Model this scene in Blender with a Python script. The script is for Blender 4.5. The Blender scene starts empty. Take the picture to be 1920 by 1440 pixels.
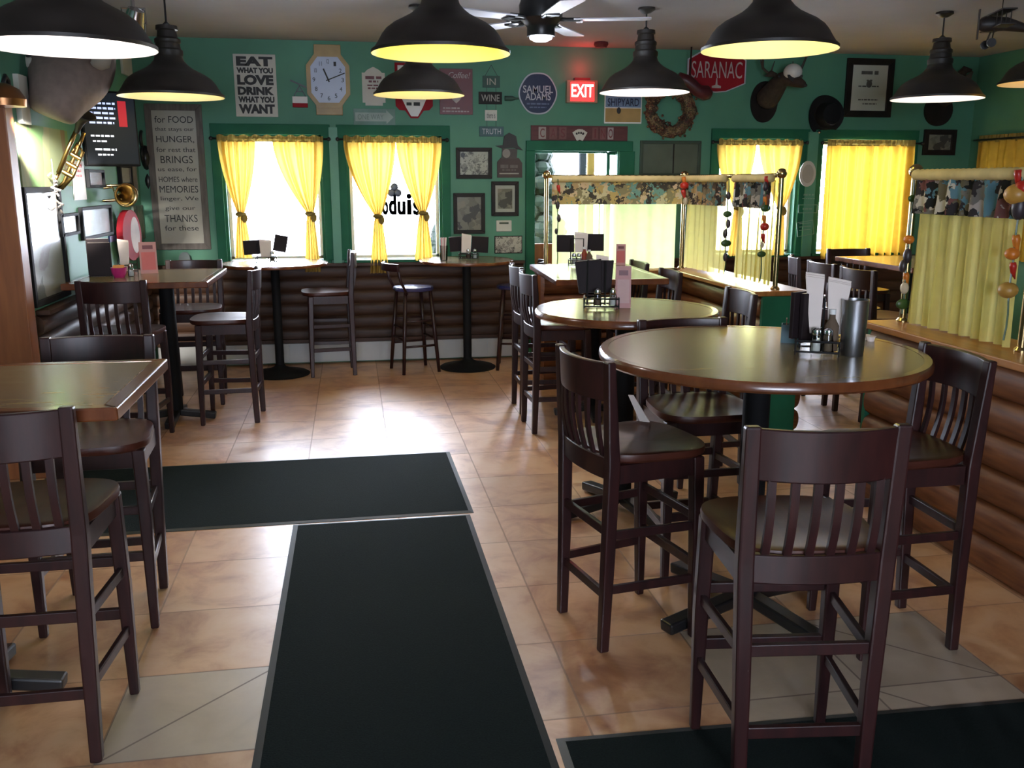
import bpy, bmesh, math, random
from mathutils import Vector, Matrix
random.seed(7)
C = bpy.context.scene.collection
PI = math.pi

# ------------------------------------------------------------------ camera
CAM_H = 1.65
F_PX = 1725.0
PITCH = math.radians(12.4)
YAW = math.radians(9.8)
cam_d = bpy.data.cameras.new('camera')
cam = bpy.data.objects.new('camera', cam_d); C.objects.link(cam)
cam_d.sensor_width = 36; cam_d.lens = 36 * F_PX / 1920; cam_d.clip_start = 0.05; cam_d.clip_end = 200
cam.location = (0, 0, CAM_H)
cam.rotation_euler = (PI / 2 - PITCH, 0, -YAW)
bpy.context.scene.camera = cam
_R = cam.rotation_euler.to_matrix()
def ray(px, py): return _R @ Vector((px - 960, 720 - py, -F_PX))
def on_y(px, py, Y):                       # where a wall at that distance is seen
    r = ray(px, py); return Vector((0, 0, CAM_H)) + r * (Y / r.y)
def on_x(px, py, X):
    r = ray(px, py); return Vector((0, 0, CAM_H)) + r * (X / r.x)

# ------------------------------------------------------------------ materials
def new_mat(name):
    m = bpy.data.materials.new(name); m.use_nodes = True
    nt = m.node_tree; nt.nodes.clear()
    out = nt.nodes.new('ShaderNodeOutputMaterial')
    return m, nt, out
def nd(nt, typ, **kw):
    n = nt.nodes.new(typ)
    for k, v in kw.items():
        if k.startswith('i_'):
            n.inputs[k[2:].replace('_', ' ')].default_value = v
        else: setattr(n, k, v)
    return n
def c4(c): return (c[0], c[1], c[2], 1.0)
def ramp(nt, stops, interp='LINEAR'):
    n = nt.nodes.new('ShaderNodeValToRGB'); cr = n.color_ramp; cr.interpolation = interp
    while len(cr.elements) < len(stops): cr.elements.new(0.5)
    for e, (p, c) in zip(cr.elements, stops): e.position = p; e.color = c4(c)
    return n
def M(name, col, rough=0.5, metal=0.0, var=0.18, scale=6.0, stretch=(1, 1, 1), bump=0.0, spec=0.5, coat=0.0, col2=None, detail=4):
    m, nt, out = new_mat(name)
    b = nd(nt, 'ShaderNodeBsdfPrincipled', i_Roughness=rough, i_Metallic=metal)
    b.inputs['Specular IOR Level'].default_value = spec
    b.inputs['Coat Weight'].default_value = coat
    b.inputs['Coat Roughness'].default_value = 0.12
    tc = nd(nt, 'ShaderNodeTexCoord'); mp = nd(nt, 'ShaderNodeMapping'); mp.inputs['Scale'].default_value = stretch
    no = nd(nt, 'ShaderNodeTexNoise', i_Scale=scale, i_Detail=detail)
    nt.links.new(tc.outputs['Object'], mp.inputs[0]); nt.links.new(mp.outputs[0], no.inputs['Vector'])
    lo = [max(0, x * (1 - var)) for x in col] if col2 is None else col
    hi = [min(1, x * (1 + var)) for x in col] if col2 is None else col2
    r = ramp(nt, [(0.3, lo), (0.7, hi)])
    nt.links.new(no.outputs['Fac'], r.inputs[0]); nt.links.new(r.outputs[0], b.inputs['Base Color'])
    if bump:
        bp = nd(nt, 'ShaderNodeBump', i_Strength=bump, i_Distance=0.01)
        nt.links.new(no.outputs['Fac'], bp.inputs['Height']); nt.links.new(bp.outputs[0], b.inputs['Normal'])
    nt.links.new(b.outputs[0], out.inputs[0])
    return m
def emit(name, col, strength, base=(0.8, 0.8, 0.8)):
    m, nt, out = new_mat(name)
    b = nd(nt, 'ShaderNodeBsdfPrincipled', i_Roughness=0.45)
    b.inputs['Specular IOR Level'].default_value = 0.2
    b.inputs['Base Color'].default_value = c4(base)
    b.inputs['Emission Color'].default_value = c4(col); b.inputs['Emission Strength'].default_value = strength
    nt.links.new(b.outputs[0], out.inputs[0]); return m
def cloth(name, col, trans, through=0.5, clear=0.0, var=0.12):
    m, nt, out = new_mat(name)
    d = nd(nt, 'ShaderNodeBsdfDiffuse'); t = nd(nt, 'ShaderNodeBsdfTranslucent')
    tc = nd(nt, 'ShaderNodeTexCoord'); no = nd(nt, 'ShaderNodeTexNoise', i_Scale=14.0)
    nt.links.new(tc.outputs['Object'], no.inputs['Vector'])
    r = ramp(nt, [(0.3, [x * (1 - var) for x in col]), (0.7, [min(1, x * (1 + var)) for x in col])])
    nt.links.new(no.outputs['Fac'], r.inputs[0]); nt.links.new(r.outputs[0], d.inputs[0])
    t.inputs[0].default_value = c4(trans)
    mx = nd(nt, 'ShaderNodeMixShader', i_Fac=through)
    nt.links.new(d.outputs[0], mx.inputs[1]); nt.links.new(t.outputs[0], mx.inputs[2])
    last = mx
    if clear:
        tr = nd(nt, 'ShaderNodeBsdfTransparent'); m2 = nd(nt, 'ShaderNodeMixShader', i_Fac=clear)
        tr.inputs[0].default_value = c4([min(1, x * 1.1) for x in trans])
        nt.links.new(mx.outputs[0], m2.inputs[1]); nt.links.new(tr.outputs[0], m2.inputs[2]); last = m2
    nt.links.new(last.outputs[0], out.inputs[0]); return m
def glass_mat(name, tint=(0.97, 0.99, 1.0), refl=1.0, rough=0.0):
    m, nt, out = new_mat(name)
    tr = nd(nt, 'ShaderNodeBsdfTransparent'); tr.inputs[0].default_value = c4(tint)
    gl = nd(nt, 'ShaderNodeBsdfGlossy', i_Roughness=rough)
    fr = nd(nt, 'ShaderNodeFresnel', i_IOR=1.45); mx = nd(nt, 'ShaderNodeMixShader')
    sc_ = nd(nt, 'ShaderNodeMath', operation='MULTIPLY'); sc_.inputs[1].default_value = refl; nt.links.new(fr.outputs[0], sc_.inputs[0])
    nt.links.new(sc_.outputs[0], mx.inputs[0]); nt.links.new(tr.outputs[0], mx.inputs[1]); nt.links.new(gl.outputs[0], mx.inputs[2])
    nt.links.new(mx.outputs[0], out.inputs[0]); return m
def patches(name, cols, scale, rough=0.8, stretch=(1, 1, 1), through=None):
    m, nt, out = new_mat(name)
    tc = nd(nt, 'ShaderNodeTexCoord'); mp = nd(nt, 'ShaderNodeMapping'); mp.inputs['Scale'].default_value = stretch
    no = nd(nt, 'ShaderNodeTexNoise', i_Scale=scale * 1.3, i_Detail=3)
    mixv = nd(nt, 'ShaderNodeMix', data_type='VECTOR'); mixv.inputs['Factor'].default_value = 0.13
    vo = nd(nt, 'ShaderNodeTexVoronoi', i_Scale=scale)
    nt.links.new(tc.outputs['Object'], mp.inputs[0]); nt.links.new(mp.outputs[0], no.inputs['Vector'])
    nt.links.new(mp.outputs[0], mixv.inputs[4]); nt.links.new(no.outputs['Color'], mixv.inputs[5]); nt.links.new(mixv.outputs[1], vo.inputs['Vector'])
    sp = nd(nt, 'ShaderNodeSeparateColor'); nt.links.new(vo.outputs['Color'], sp.inputs[0])
    r = ramp(nt, [(i / len(cols), c) for i, c in enumerate(cols)], 'CONSTANT'); nt.links.new(sp.outputs[0], r.inputs[0])
    if through is None:
        b = nd(nt, 'ShaderNodeBsdfPrincipled', i_Roughness=rough); nt.links.new(r.outputs[0], b.inputs['Base Color'])
        nt.links.new(b.outputs[0], out.inputs[0])
    else:
        d = nd(nt, 'ShaderNodeBsdfDiffuse'); t = nd(nt, 'ShaderNodeBsdfTranslucent'); mx = nd(nt, 'ShaderNodeMixShader', i_Fac=through)
        nt.links.new(r.outputs[0], d.inputs[0]); nt.links.new(r.outputs[0], t.inputs[0])
        nt.links.new(d.outputs[0], mx.inputs[1]); nt.links.new(t.outputs[0], mx.inputs[2]); nt.links.new(mx.outputs[0], out.inputs[0])
    return m

TILE = 0.4877
def floor_mat():
    m, nt, out = new_mat('floor_tile')
    L = nt.links.new
    def math_(op, a, b=None, c=None):
        n = nd(nt, 'ShaderNodeMath', operation=op)
        for i, v in enumerate((a, b, c)):
            if v is None: continue
            if isinstance(v, (int, float)): n.inputs[i].default_value = v
            else: L(v, n.inputs[i])
        return n.outputs[0]
    tc = nd(nt, 'ShaderNodeTexCoord'); sx = nd(nt, 'ShaderNodeSeparateXYZ'); L(tc.outputs['Object'], sx.inputs[0])
    u = math_('SUBTRACT', math_('DIVIDE', sx.outputs[0], TILE), 0.375)
    v = math_('SUBTRACT', math_('DIVIDE', sx.outputs[1], TILE), 0.20)
    iu = math_('FLOOR', u); iv = math_('FLOOR', v); fu = math_('FRACT', u); fv = math_('FRACT', v)
    g = 0.0075
    def near0(f): return math_('LESS_THAN', math_('MINIMUM', f, math_('SUBTRACT', 1.0, f)), g)
    grout = math_('MAXIMUM', near0(fu), near0(fv))
    # the grey inlay row with diagonal cuts
    row = math_('COMPARE', iv, 5.0, 0.1)
    lft = math_('MULTIPLY', math_('LESS_THAN', iu, -0.5), math_('GREATER_THAN', iu, -2.5))
    rgt = math_('MULTIPLY', math_('GREATER_THAN', iu, 1.5), math_('LESS_THAN', iu, 3.9))
    gm = math_('MULTIPLY', row, math_('MAXIMUM', lft, rgt))
    row4 = math_('COMPARE', iv, 4.0, 0.1)
    gm = math_('MAXIMUM', gm, math_('MULTIPLY', row4, rgt))
    di = math_('LESS_THAN', math_('ABSOLUTE', math_('SUBTRACT', fu, fv)), 0.011)
    di2 = math_('LESS_THAN', math_('ABSOLUTE', math_('SUBTRACT', math_('ADD', fu, fv), 1.0)), 0.011)
    odd = math_('COMPARE', iu, -2.0, 0.1); odd3 = math_('COMPARE', iu, -1.0, 0.1); odd2 = math_('COMPARE', iu, 3.0, 0.1)
    grout = math_('MAXIMUM', grout, math_('MULTIPLY', gm, math_('MAXIMUM', math_('MULTIPLY', math_('MAXIMUM', odd, odd3), di), math_('MULTIPLY', odd2, di2))))
    cv = nd(nt, 'ShaderNodeCombineXYZ'); L(iu, cv.inputs[0]); L(iv, cv.inputs[1])
    wn = nd(nt, 'ShaderNodeTexWhiteNoise', noise_dimensions='2D'); L(cv.outputs[0], wn.inputs['Vector'])
    off = nd(nt, 'ShaderNodeVectorMath', operation='MULTIPLY_ADD'); L(wn.outputs['Color'], off.inputs[0]); off.inputs[1].default_value = (9, 9, 9); L(tc.outputs['Object'], off.inputs[2])
    no = nd(nt, 'ShaderNodeTexNoise', i_Scale=4.4, i_Detail=6, i_Roughness=0.6, i_Distortion=0.5); L(off.outputs[0], no.inputs['Vector'])
    r = ramp(nt, [(0.28, (0.31, 0.112, 0.048)), (0.42, (0.49, 0.235, 0.108)), (0.54, (0.62, 0.345, 0.172)), (0.74, (0.68, 0.43, 0.25))]); L(no.outputs['Fac'], r.inputs[0])
    r2 = ramp(nt, [(0.3, (0.36, 0.275, 0.19)), (0.7, (0.48, 0.38, 0.27))]); L(no.outputs['Fac'], r2.inputs[0])
    mx = nd(nt, 'ShaderNodeMix', data_type='RGBA'); L(gm, mx.inputs[0]); L(r.outputs[0], mx.inputs[6]); L(r2.outputs[0], mx.inputs[7])
    br = math_('MULTIPLY_ADD', wn.outputs['Value'], 0.22, 0.89)
    vm = nd(nt, 'ShaderNodeVectorMath', operation='SCALE'); L(mx.outputs[2], vm.inputs[0]); L(br, vm.inputs['Scale'])
    mg = nd(nt, 'ShaderNodeMix', data_type='RGBA'); L(math_('MULTIPLY', grout, math_('MULTIPLY_ADD', gm, 0.3, 0.45)), mg.inputs[0]); L(vm.outputs[0], mg.inputs[6]); mg.inputs[7].default_value = (0.10, 0.06, 0.045, 1)
    b = nd(nt, 'ShaderNodeBsdfPrincipled'); L(mg.outputs[2], b.inputs['Base Color'])
    rr = math_('MULTIPLY_ADD', no.outputs['Fac'], 0.10, 0.33); L(math_('MAXIMUM', rr, math_('MULTIPLY', grout, 0.8)), b.inputs['Roughness'])
    bp = nd(nt, 'ShaderNodeBump', i_Strength=0.25, i_Distance=0.004)
    L(math_('SUBTRACT', math_('MULTIPLY', no.outputs['Fac'], 0.35), grout), bp.inputs['Height']); L(bp.outputs[0], b.inputs['Normal'])
    b.inputs['Specular IOR Level'].default_value = 0.85; b.inputs['Coat Weight'].default_value = 0.5; b.inputs['Coat Roughness'].default_value = 0.37
    L(b.outputs[0], out.inputs[0]); return m

GREEN = (0.075, 0.235, 0.15)
m_floor = floor_mat()
m_wall = M('green_paint', GREEN, 0.6, var=0.07, scale=2.5, bump=0.03)
m_trimg = M('dark_green_trim_paint', (0.010, 0.115, 0.06), 0.65, var=0.1, spec=0.3)
m_post = M('light_green_paint', (0.09, 0.28, 0.19), 0.5, var=0.06)
m_ceil = M('ceiling_paint', (0.37, 0.365, 0.385), 0.85, var=0.07, scale=1.6)
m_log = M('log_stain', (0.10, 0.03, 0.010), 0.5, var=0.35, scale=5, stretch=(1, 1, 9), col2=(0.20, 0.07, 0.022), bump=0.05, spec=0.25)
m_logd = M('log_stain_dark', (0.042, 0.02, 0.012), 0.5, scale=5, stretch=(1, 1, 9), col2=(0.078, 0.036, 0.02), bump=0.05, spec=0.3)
m_ledge = M('ledge_wood', (0.30, 0.115, 0.03), 0.3, scale=4, stretch=(9, 1, 1), col2=(0.42, 0.18, 0.055))
m_pine = M('pine_panel', (0.20, 0.062, 0.016), 0.45, scale=4, stretch=(8, 8, 0.8), col2=(0.27, 0.09, 0.024))
m_chair = M('chair_stain', (0.017, 0.0058, 0.0062), 0.38, scale=7, stretch=(6, 6, 0.9), col2=(0.034, 0.009, 0.0085), coat=0.12, spec=0.4)
m_seat = M('seat_stain', (0.036, 0.0095, 0.006), 0.36, scale=5, stretch=(6, 1, 1), col2=(0.075, 0.02, 0.011), coat=0.0, spec=0.3)
m_top = M('tabletop_laminate', (0.15, 0.105, 0.05), 0.27, scale=7, stretch=(1, 5, 1), col2=(0.235, 0.175, 0.085), coat=0.2)
m_edge = M('table_edge_wood', (0.10, 0.026, 0.009), 0.25, scale=4, stretch=(3, 3, 1), col2=(0.19, 0.06, 0.018), coat=0.5)
m_black = M('black_iron', (0.012, 0.012, 0.013), 0.35, var=0.2)
m_blackm = M('matt_black', (0.008, 0.008, 0.009), 0.7, var=0.2, spec=0.2)
m_shade = M('lamp_shade_bronze', (0.022, 0.017, 0.014), 0.5, var=0.25)
m_mat = M('mat_pile', (0.0045, 0.0095, 0.0085), 0.95, var=0.35, scale=160, bump=0.25, spec=0.15)
m_rub = M('mat_rubber', (0.016, 0.018, 0.016), 0.5)
m_brass = M('brass', (0.52, 0.39, 0.19), 0.22, metal=1.0, var=0.12)
m_chrome = M('chrome', (0.6, 0.6, 0.62), 0.15, metal=1.0, var=0.08)
m_steel = M('brushed_steel', (0.42, 0.44, 0.47), 0.32, metal=1.0, var=0.1, scale=30, stretch=(1, 1, 0.05))
m_white = M('white_paint', (0.72, 0.72, 0.70), 0.5, var=0.04)
m_cream = M('cream_board', (0.40, 0.38, 0.32), 0.6, var=0.06)
m_creamb = M('cream_bright', (0.55, 0.54, 0.48), 0.6, var=0.05)
m_ink = M('black_ink', (0.022, 0.022, 0.022), 0.6, var=0.1)
m_greyw = M('weathered_wood', (0.10, 0.085, 0.075), 0.75, stretch=(6, 1, 1), col2=(0.16, 0.14, 0.125))
m_bark = M('dark_frame_wood', (0.016, 0.012, 0.010), 0.5, var=0.3, spec=0.2)
m_gold = M('clock_tan', (0.33, 0.22, 0.07), 0.4, var=0.15)
m_navy = M('navy_enamel', (0.012, 0.022, 0.065), 0.35, var=0.1)
m_red = M('red_enamel', (0.27, 0.012, 0.02), 0.6, var=0.1, spec=0.15)
m_maroon = M('maroon_enamel', (0.13, 0.016, 0.02), 0.45, var=0.15)
m_silver = M('silver_ink', (0.45, 0.47, 0.52), 0.5, var=0.05)
m_pink = M('pink_card', (0.46, 0.21, 0.20), 0.5, var=0.08)
m_pinkd = M('red_pink_print', (0.5, 0.10, 0.09), 0.5, var=0.12)
m_nap = M('paper_napkin', (0.78, 0.68, 0.62), 0.9, var=0.05)
m_menu = M('menu_leather', (0.016, 0.010, 0.011), 0.6, var=0.2, spec=0.18)
m_glass = glass_mat('window_glass')
m_glaze = glass_mat('picture_glazing', (0.97, 0.98, 0.97), rough=0.22, refl=0.45)
m_cglass = glass_mat('clear_glass', (0.85, 0.88, 0.86))
m_yel = cloth('yellow_curtain', (0.50, 0.34, 0.09), (0.62, 0.41, 0.075), 0.34)
m_yel2 = cloth('yellow_curtain_closed', (0.46, 0.29, 0.05), (0.66, 0.40, 0.045), 0.22)
m_tan = cloth('curtain_heading', (0.28, 0.21, 0.07), (0.35, 0.25, 0.06), 0.25)
m_sheer = cloth('sheer_yellow', (0.72, 0.64, 0.20), (0.90, 0.84, 0.34), 0.6, clear=0.2)
m_sheer0 = cloth('sheer_lime', (0.66, 0.74, 0.27), (0.82, 0.93, 0.42), 0.6, clear=0.26)
m_sheer2 = cloth('sheer_yellow_near', (0.88, 0.78, 0.30), (0.95, 0.88, 0.38), 0.58, clear=0.12)
m_sleeve = cloth('rail_sleeve', (0.70, 0.58, 0.30), (0.8, 0.66, 0.3), 0.3)
m_val = patches('valance_print', [(0.32, 0.21, 0.13), (0.10, 0.07, 0.055), (0.42, 0.34, 0.25), (0.12, 0.21, 0.22), (0.36, 0.24, 0.11), (0.05, 0.04, 0.04), (0.45, 0.30, 0.23), (0.19, 0.15, 0.10)], 20, through=0.4)
m_val2 = patches('valance_print_near', [(0.45, 0.40, 0.38), (0.05, 0.045, 0.05), (0.62, 0.58, 0.52), (0.13, 0.26, 0.34), (0.16, 0.14, 0.10), (0.03, 0.03, 0.03), (0.20, 0.09, 0.09), (0.20, 0.19, 0.18)], 17, through=0.35)
m_wreath = patches('wreath_twigs', [(0.06, 0.035, 0.02), (0.16, 0.10, 0.04), (0.03, 0.025, 0.015), (0.22, 0.15, 0.07), (0.10, 0.02, 0.015)], 45)
m_sketch = patches('sketch_print', [(0.42, 0.40, 0.34), (0.46, 0.44, 0.37), (0.10, 0.095, 0.085), (0.42, 0.40, 0.34), (0.24, 0.23, 0.2)], 30)
m_photo = patches('old_photo_print', [(0.17, 0.15, 0.11), (0.22, 0.20, 0.15), (0.07, 0.06, 0.05), (0.25, 0.22, 0.16)], 14)
m_fur = M('brown_fur', (0.035, 0.022, 0.015), 0.9, var=0.3, scale=30, bump=0.3)
m_taupe = M('taupe_hide', (0.20, 0.15, 0.125), 0.85, var=0.12, scale=20, bump=0.15)
m_bone = M('antler', (0.05, 0.04, 0.03), 0.5)
m_heat = M('heater_enamel', (0.42, 0.42, 0.41), 0.5, var=0.05)
m_teal = M('teal_plastic', (0.03, 0.13, 0.16), 0.35, var=0.1)
m_magenta = M('magenta_plastic', (0.42, 0.02, 0.14), 0.3, var=0.1)
m_orange = M('orange_paper', (0.75, 0.32, 0.06), 0.5)
m_bluelit = M('blue_lit_seat', (0.04, 0.04, 0.12), 0.25, var=0.1, coat=0.6)  # blue light on the stool seat mixed into its base colour
m_greyp = M('grey_panel', (0.075, 0.095, 0.065), 0.6, var=0.1)

# ------------------------------------------------------------------ mesh helper
class G:
    def __init__(s): s.b = bmesh.new(); s.m = Matrix()
    def v(s, p): return s.b.verts.new(s.m @ Vector(p))
    def f(s, vs):
        try: return s.b.faces.new(vs)
        except ValueError: return None
    def hexa(s, p):
        v = [s.v(q) for q in p]
        for q in ((0, 3, 2, 1), (4, 5, 6, 7), (0, 1, 5, 4), (1, 2, 6, 5), (2, 3, 7, 6), (3, 0, 4, 7)): s.f([v[i] for i in q])
        return s
    def box(s, c, d):
        x, y, z = c; a, b, h = d[0] / 2, d[1] / 2, d[2] / 2
        return s.hexa([(x - a, y - b, z - h), (x + a, y - b, z - h), (x + a, y + b, z - h), (x - a, y + b, z - h),
                       (x - a, y - b, z + h), (x + a, y - b, z + h), (x + a, y + b, z + h), (x - a, y + b, z + h)])
    def beam(s, p0, p1, w, h, up=(0, 0, 1)):
        p0 = Vector(p0); p1 = Vector(p1); d = (p1 - p0).normalized(); u = Vector(up)
        r = d.cross(u)
        if r.length < 1e-4: r = d.cross(Vector((0, 1, 0)))
        r.normalize(); u = r.cross(d)
        q = []
        for p in (p0, p1):
            q += [p - r * w / 2 - u * h / 2, p + r * w / 2 - u * h / 2, p + r * w / 2 + u * h / 2, p - r * w / 2 + u * h / 2]
        return s.hexa(q)
    def post(s, pts):                       # pts (x,y,z,wx,wy) rectangular section swept upward
        rings = [[s.v((x - a / 2, y - b / 2, z)), s.v((x + a / 2, y - b / 2, z)), s.v((x + a / 2, y + b / 2, z)), s.v((x - a / 2, y + b / 2, z))] for x, y, z, a, b in pts]
        return s._skin(rings, True)
    def _skin(s, rings, caps, closed=True):
        n = len(rings[0])
        for A, B in zip(rings, rings[1:]):
            for i in range(n if closed else n - 1): s.f([A[i], A[(i + 1) % n], B[(i + 1) % n], B[i]])
        if caps: s.f(rings[0][::-1]); s.f(rings[-1])
        return s
    def tube(s, pts, r, n=8, caps=True, flat=1.0):
        pts = [Vector(p) for p in pts]; rs = r if isinstance(r, (list, tuple)) else [r] * len(pts)
        rings = []; prev = None
        for i, p in enumerate(pts):
            d = (pts[min(i + 1, len(pts) - 1)] - pts[max(i - 1, 0)]).normalized()
            if prev is None:
                a = Vector((0, 0, 1)) if abs(d.z) < 0.9 else Vector((1, 0, 0))
                x = a.cross(d).normalized()
            else: x = (prev - d * prev.dot(d)).normalized()
            prev = x; y = d.cross(x)
            rings.append([s.v(p + (x * math.cos(2 * PI * k / n) + y * math.sin(2 * PI * k / n) * flat) * rs[i]) for k in range(n)])
        return s._skin(rings, caps)
    def cyl(s, p0, p1, r0, r1=None, n=16): return s.tube([p0, p1], [r0, r0 if r1 is None else r1], n)
    def lathe(s, prof, n=24, c=(0, 0, 0), caps=True):
        rings = [[s.v((c[0] + r * math.cos(2 * PI * k / n), c[1] + r * math.sin(2 * PI * k / n), c[2] + z)) for k in range(n)] for r, z in prof]
        return s._skin(rings, caps)
    def prism(s, o, z0, z1):                # outline in xy
        A = [s.v((x, y, z0)) for x, y in o]; B = [s.v((x, y, z1)) for x, y in o]
        return s._skin([A, B], True)
    def ball(s, c, r, n=12, k=8):
        r = r if isinstance(r, (list, tuple)) else (r, r, r)
        rings = []
        for j in range(k + 1):
            t = -PI / 2 + PI * (j + 0.02) / (k + 0.04)
            rings.append([s.v((c[0] + r[0] * math.cos(t) * math.cos(2 * PI * i / n), c[1] + r[1] * math.cos(t) * math.sin(2 * PI * i / n), c[2] + r[2] * math.sin(t))) for i in range(n)])
        return s._skin(rings, True)
    def torus(s, c, R, r, n=32, k=8, jit=0.0):
        rings = []
        for i in range(n):
            a = 2 * PI * i / n; ring = []
            for j in range(k):
                b = 2 * PI * j / k; q = r * (1 + random.uniform(-jit, jit))
                ring.append(s.v((c[0] + (R + q * math.cos(b)) * math.cos(a), c[1] + (R + q * math.cos(b)) * math.sin(a), c[2] + q * math.sin(b))))
            rings.append(ring)
        rings.append(rings[0]); return s._skin(rings, False)
    def sheet(s, fn, nu, nv, th=0.0):
        g = [[s.v(fn(i / nu, j / nv)) for i in range(nu + 1)] for j in range(nv + 1)]
        for j in range(nv):
            for i in range(nu): s.f([g[j][i], g[j][i + 1], g[j + 1][i + 1], g[j + 1][i]])
        return s
    def build(s, name, mat, parent=None, smooth=False, bevel=0.0, solid=0.0, sub=0, label=None, kind=None):
        bmesh.ops.recalc_face_normals(s.b, faces=s.b.faces[:])
        me = bpy.data.meshes.new(name); s.b.to_mesh(me); s.b.free(); me.materials.append(mat)
        o = bpy.data.objects.new(name, me); C.objects.link(o); o.parent = parent
        if smooth:
            for p in me.polygons: p.use_smooth = True
            if smooth == 'auto': me.set_sharp_from_angle(angle=math.radians(38))
        if solid:
            md = o.modifiers.new('thickness', 'SOLIDIFY'); md.thickness = solid; md.offset = 0
        if bevel:
            md = o.modifiers.new('bevel', 'BEVEL'); md.width = bevel; md.segments = 2; md.limit_method = 'ANGLE'; md.angle_limit = math.radians(40)
        if sub:
            md = o.modifiers.new('sub', 'SUBSURF'); md.levels = sub; md.render_levels = sub
        if label: o['label'] = label
        if kind: o['kind'] = kind
        return o
def thing(name, label, cat, loc=(0, 0, 0), rot=(0, 0, 0), group=None):
    o = bpy.data.objects.new(name, None); C.objects.link(o); o.empty_display_size = 0.05
    o.location = loc; o.rotation_euler = rot; o['label'] = label; o['category'] = cat
    if group: o['group'] = group
    return o
def tag(o, label, cat, group=None):
    o['label'] = label; o['category'] = cat
    if group: o['group'] = group
    return o
def struct(g, name, mat, parent=None, **k):
    o = g.build(name, mat, parent, **k)
    if parent is None: o['kind'] = 'structure'
    return o
def dup(root, loc, rotz=0.0, label=None, group=None, scale=None):
    def rec(o, par):
        c = o.copy(); C.objects.link(c); c.parent = par
        for ch in list(o.children): rec(ch, c)
        return c
    r = rec(root, None); r.location = loc; r.rotation_euler = (0, 0, rotz)
    if scale: r.scale = scale
    if label: r['label'] = label
    if group: r['group'] = group
    return r
def lettering(lines, mat, parent, z=0.004, bold=0.0, name='lettering', shear=0.0, flip=False):
    """lines: (body, cx, cy, w, h) in the parent's plane, one mesh"""
    bm = bmesh.new()
    for body, cx, cy, w, h in lines:
        cu = bpy.data.curves.new('t', 'FONT'); cu.body = body; cu.offset = bold; cu.shear = shear; cu.resolution_u = 4; cu.extrude = 0.001
        ob = bpy.data.objects.new('t', cu); me = bpy.data.meshes.new_from_object(ob)
        bpy.data.objects.remove(ob); bpy.data.curves.remove(cu)
        xs = [v.co.x for v in me.vertices]; ys = [v.co.y for v in me.vertices]
        if not xs: continue
        x0, x1, y0, y1 = min(xs), max(xs), min(ys), max(ys)
        kx = w / (x1 - x0) * (-1 if flip else 1); ky = h / (y1 - y0)
        for v in me.vertices:
            v.co.x = cx + (v.co.x - (x0 + x1) / 2) * kx; v.co.y = cy + (v.co.y - (y0 + y1) / 2) * ky; v.co.z = z + v.co.z
        bm.from_mesh(me); bpy.data.meshes.remove(me)
    me = bpy.data.meshes.new(name); bm.to_mesh(me); bm.free(); me.materials.append(mat)
    o = bpy.data.objects.new(name, me); C.objects.link(o); o.parent = parent
    return o

def bars(rows, mat, parent, z=0.004, name='lettering'):
    """print too small to read in the photo: (cx, cy, w, h) rows of word-length strokes"""
    g = G()
    for cx, cy, w, h in rows:
        x = -w / 2
        while x < w / 2 - 0.15 * h:
            l = min(random.uniform(0.9, 2.6) * h, w / 2 - x); g.box((cx + x + l / 2, cy, z + 0.0006), (l, h * random.uniform(0.6, 0.8), 0.0012)); x += l + 0.45 * h
    return g.build(name, mat, parent)
# ------------------------------------------------------------------ room shell
YB = 8.63; XL = -1.80; XR = 6.17; ZC = 2.85
RB = (PI / 2, 0, 0); RL = (PI / 2, 0, PI / 2); RR = (PI / 2, 0, -PI / 2)
struct(G().box((1.5, 2.8, -0.05), (9.6, 12.0, 0.1)), 'floor', m_floor)
struct(G().box((1.5, 2.8, ZC + 0.05), (9.6, 12.0, 0.1)), 'ceiling', m_ceil)
WINS = [(-1.10, -0.235, 0.95, 2.06), (-0.02, 0.835, 0.95, 2.06), (3.50, 4.34, 0.95, 2.06), (4.56, 5.50, 0.95, 2.06)]
DOOR = (1.70, 2.50, 0.0, 1.93)
def wall_with_holes(x0, x1, z0, z1, holes, y0, y1):
    g = G(); xs = sorted({x0, x1} | {h[0] for h in holes} | {h[1] for h in holes})
    for a, b in zip(xs, xs[1:]):
        hs = [h for h in holes if h[0] <= a and h[1] >= b]
        zz = z0
        for h in sorted(hs, key=lambda q: q[2]):
            if h[2] > zz: g.box(((a + b) / 2, (y0 + y1) / 2, (zz + h[2]) / 2), (b - a, y1 - y0, h[2] - zz))
            zz = h[3]
        g.box(((a + b) / 2, (y0 + y1) / 2, (zz + z1) / 2), (b - a, y1 - y0, z1 - zz))
    return g
struct(wall_with_holes(-3.2, 6.3, 0, ZC, WINS + [DOOR], YB, YB + 0.16), 'wall_back', m_wall)
struct(G().box((XL - 0.06, (5.5 + YB) / 2, ZC / 2), (0.12, YB - 5.5, ZC)), 'wall_left', m_wall)
struct(G().box((-3.1, 1.25, ZC / 2), (0.12, 8.5, ZC)), 'wall_left_front', m_wall)
struct(G().box((-2.48, 5.53, ZC / 2), (1.24, 0.06, ZC)), 'wall_left_return', m_wall)
RWIN = [(7.05, 8.35, 0.95, 2.0)]
g = wall_with_holes(5.5 - 8.5, YB, 0, ZC, [(RWIN[0][0], RWIN[0][1], 0.95, 2.0)], -0.12, 0); g.b.transform(Matrix.Translation((XR, 0, 0)) @ Matrix.Rotation(PI / 2, 4, 'Z'))
struct(g, 'wall_right', m_wall)
FW = [(-1.3, 1.5, 1.0, 2.3)]
struct(wall_with_holes(-3.2, 6.3, 0, ZC, FW, -3.06, -2.94), 'wall_front', m_wall)
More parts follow.
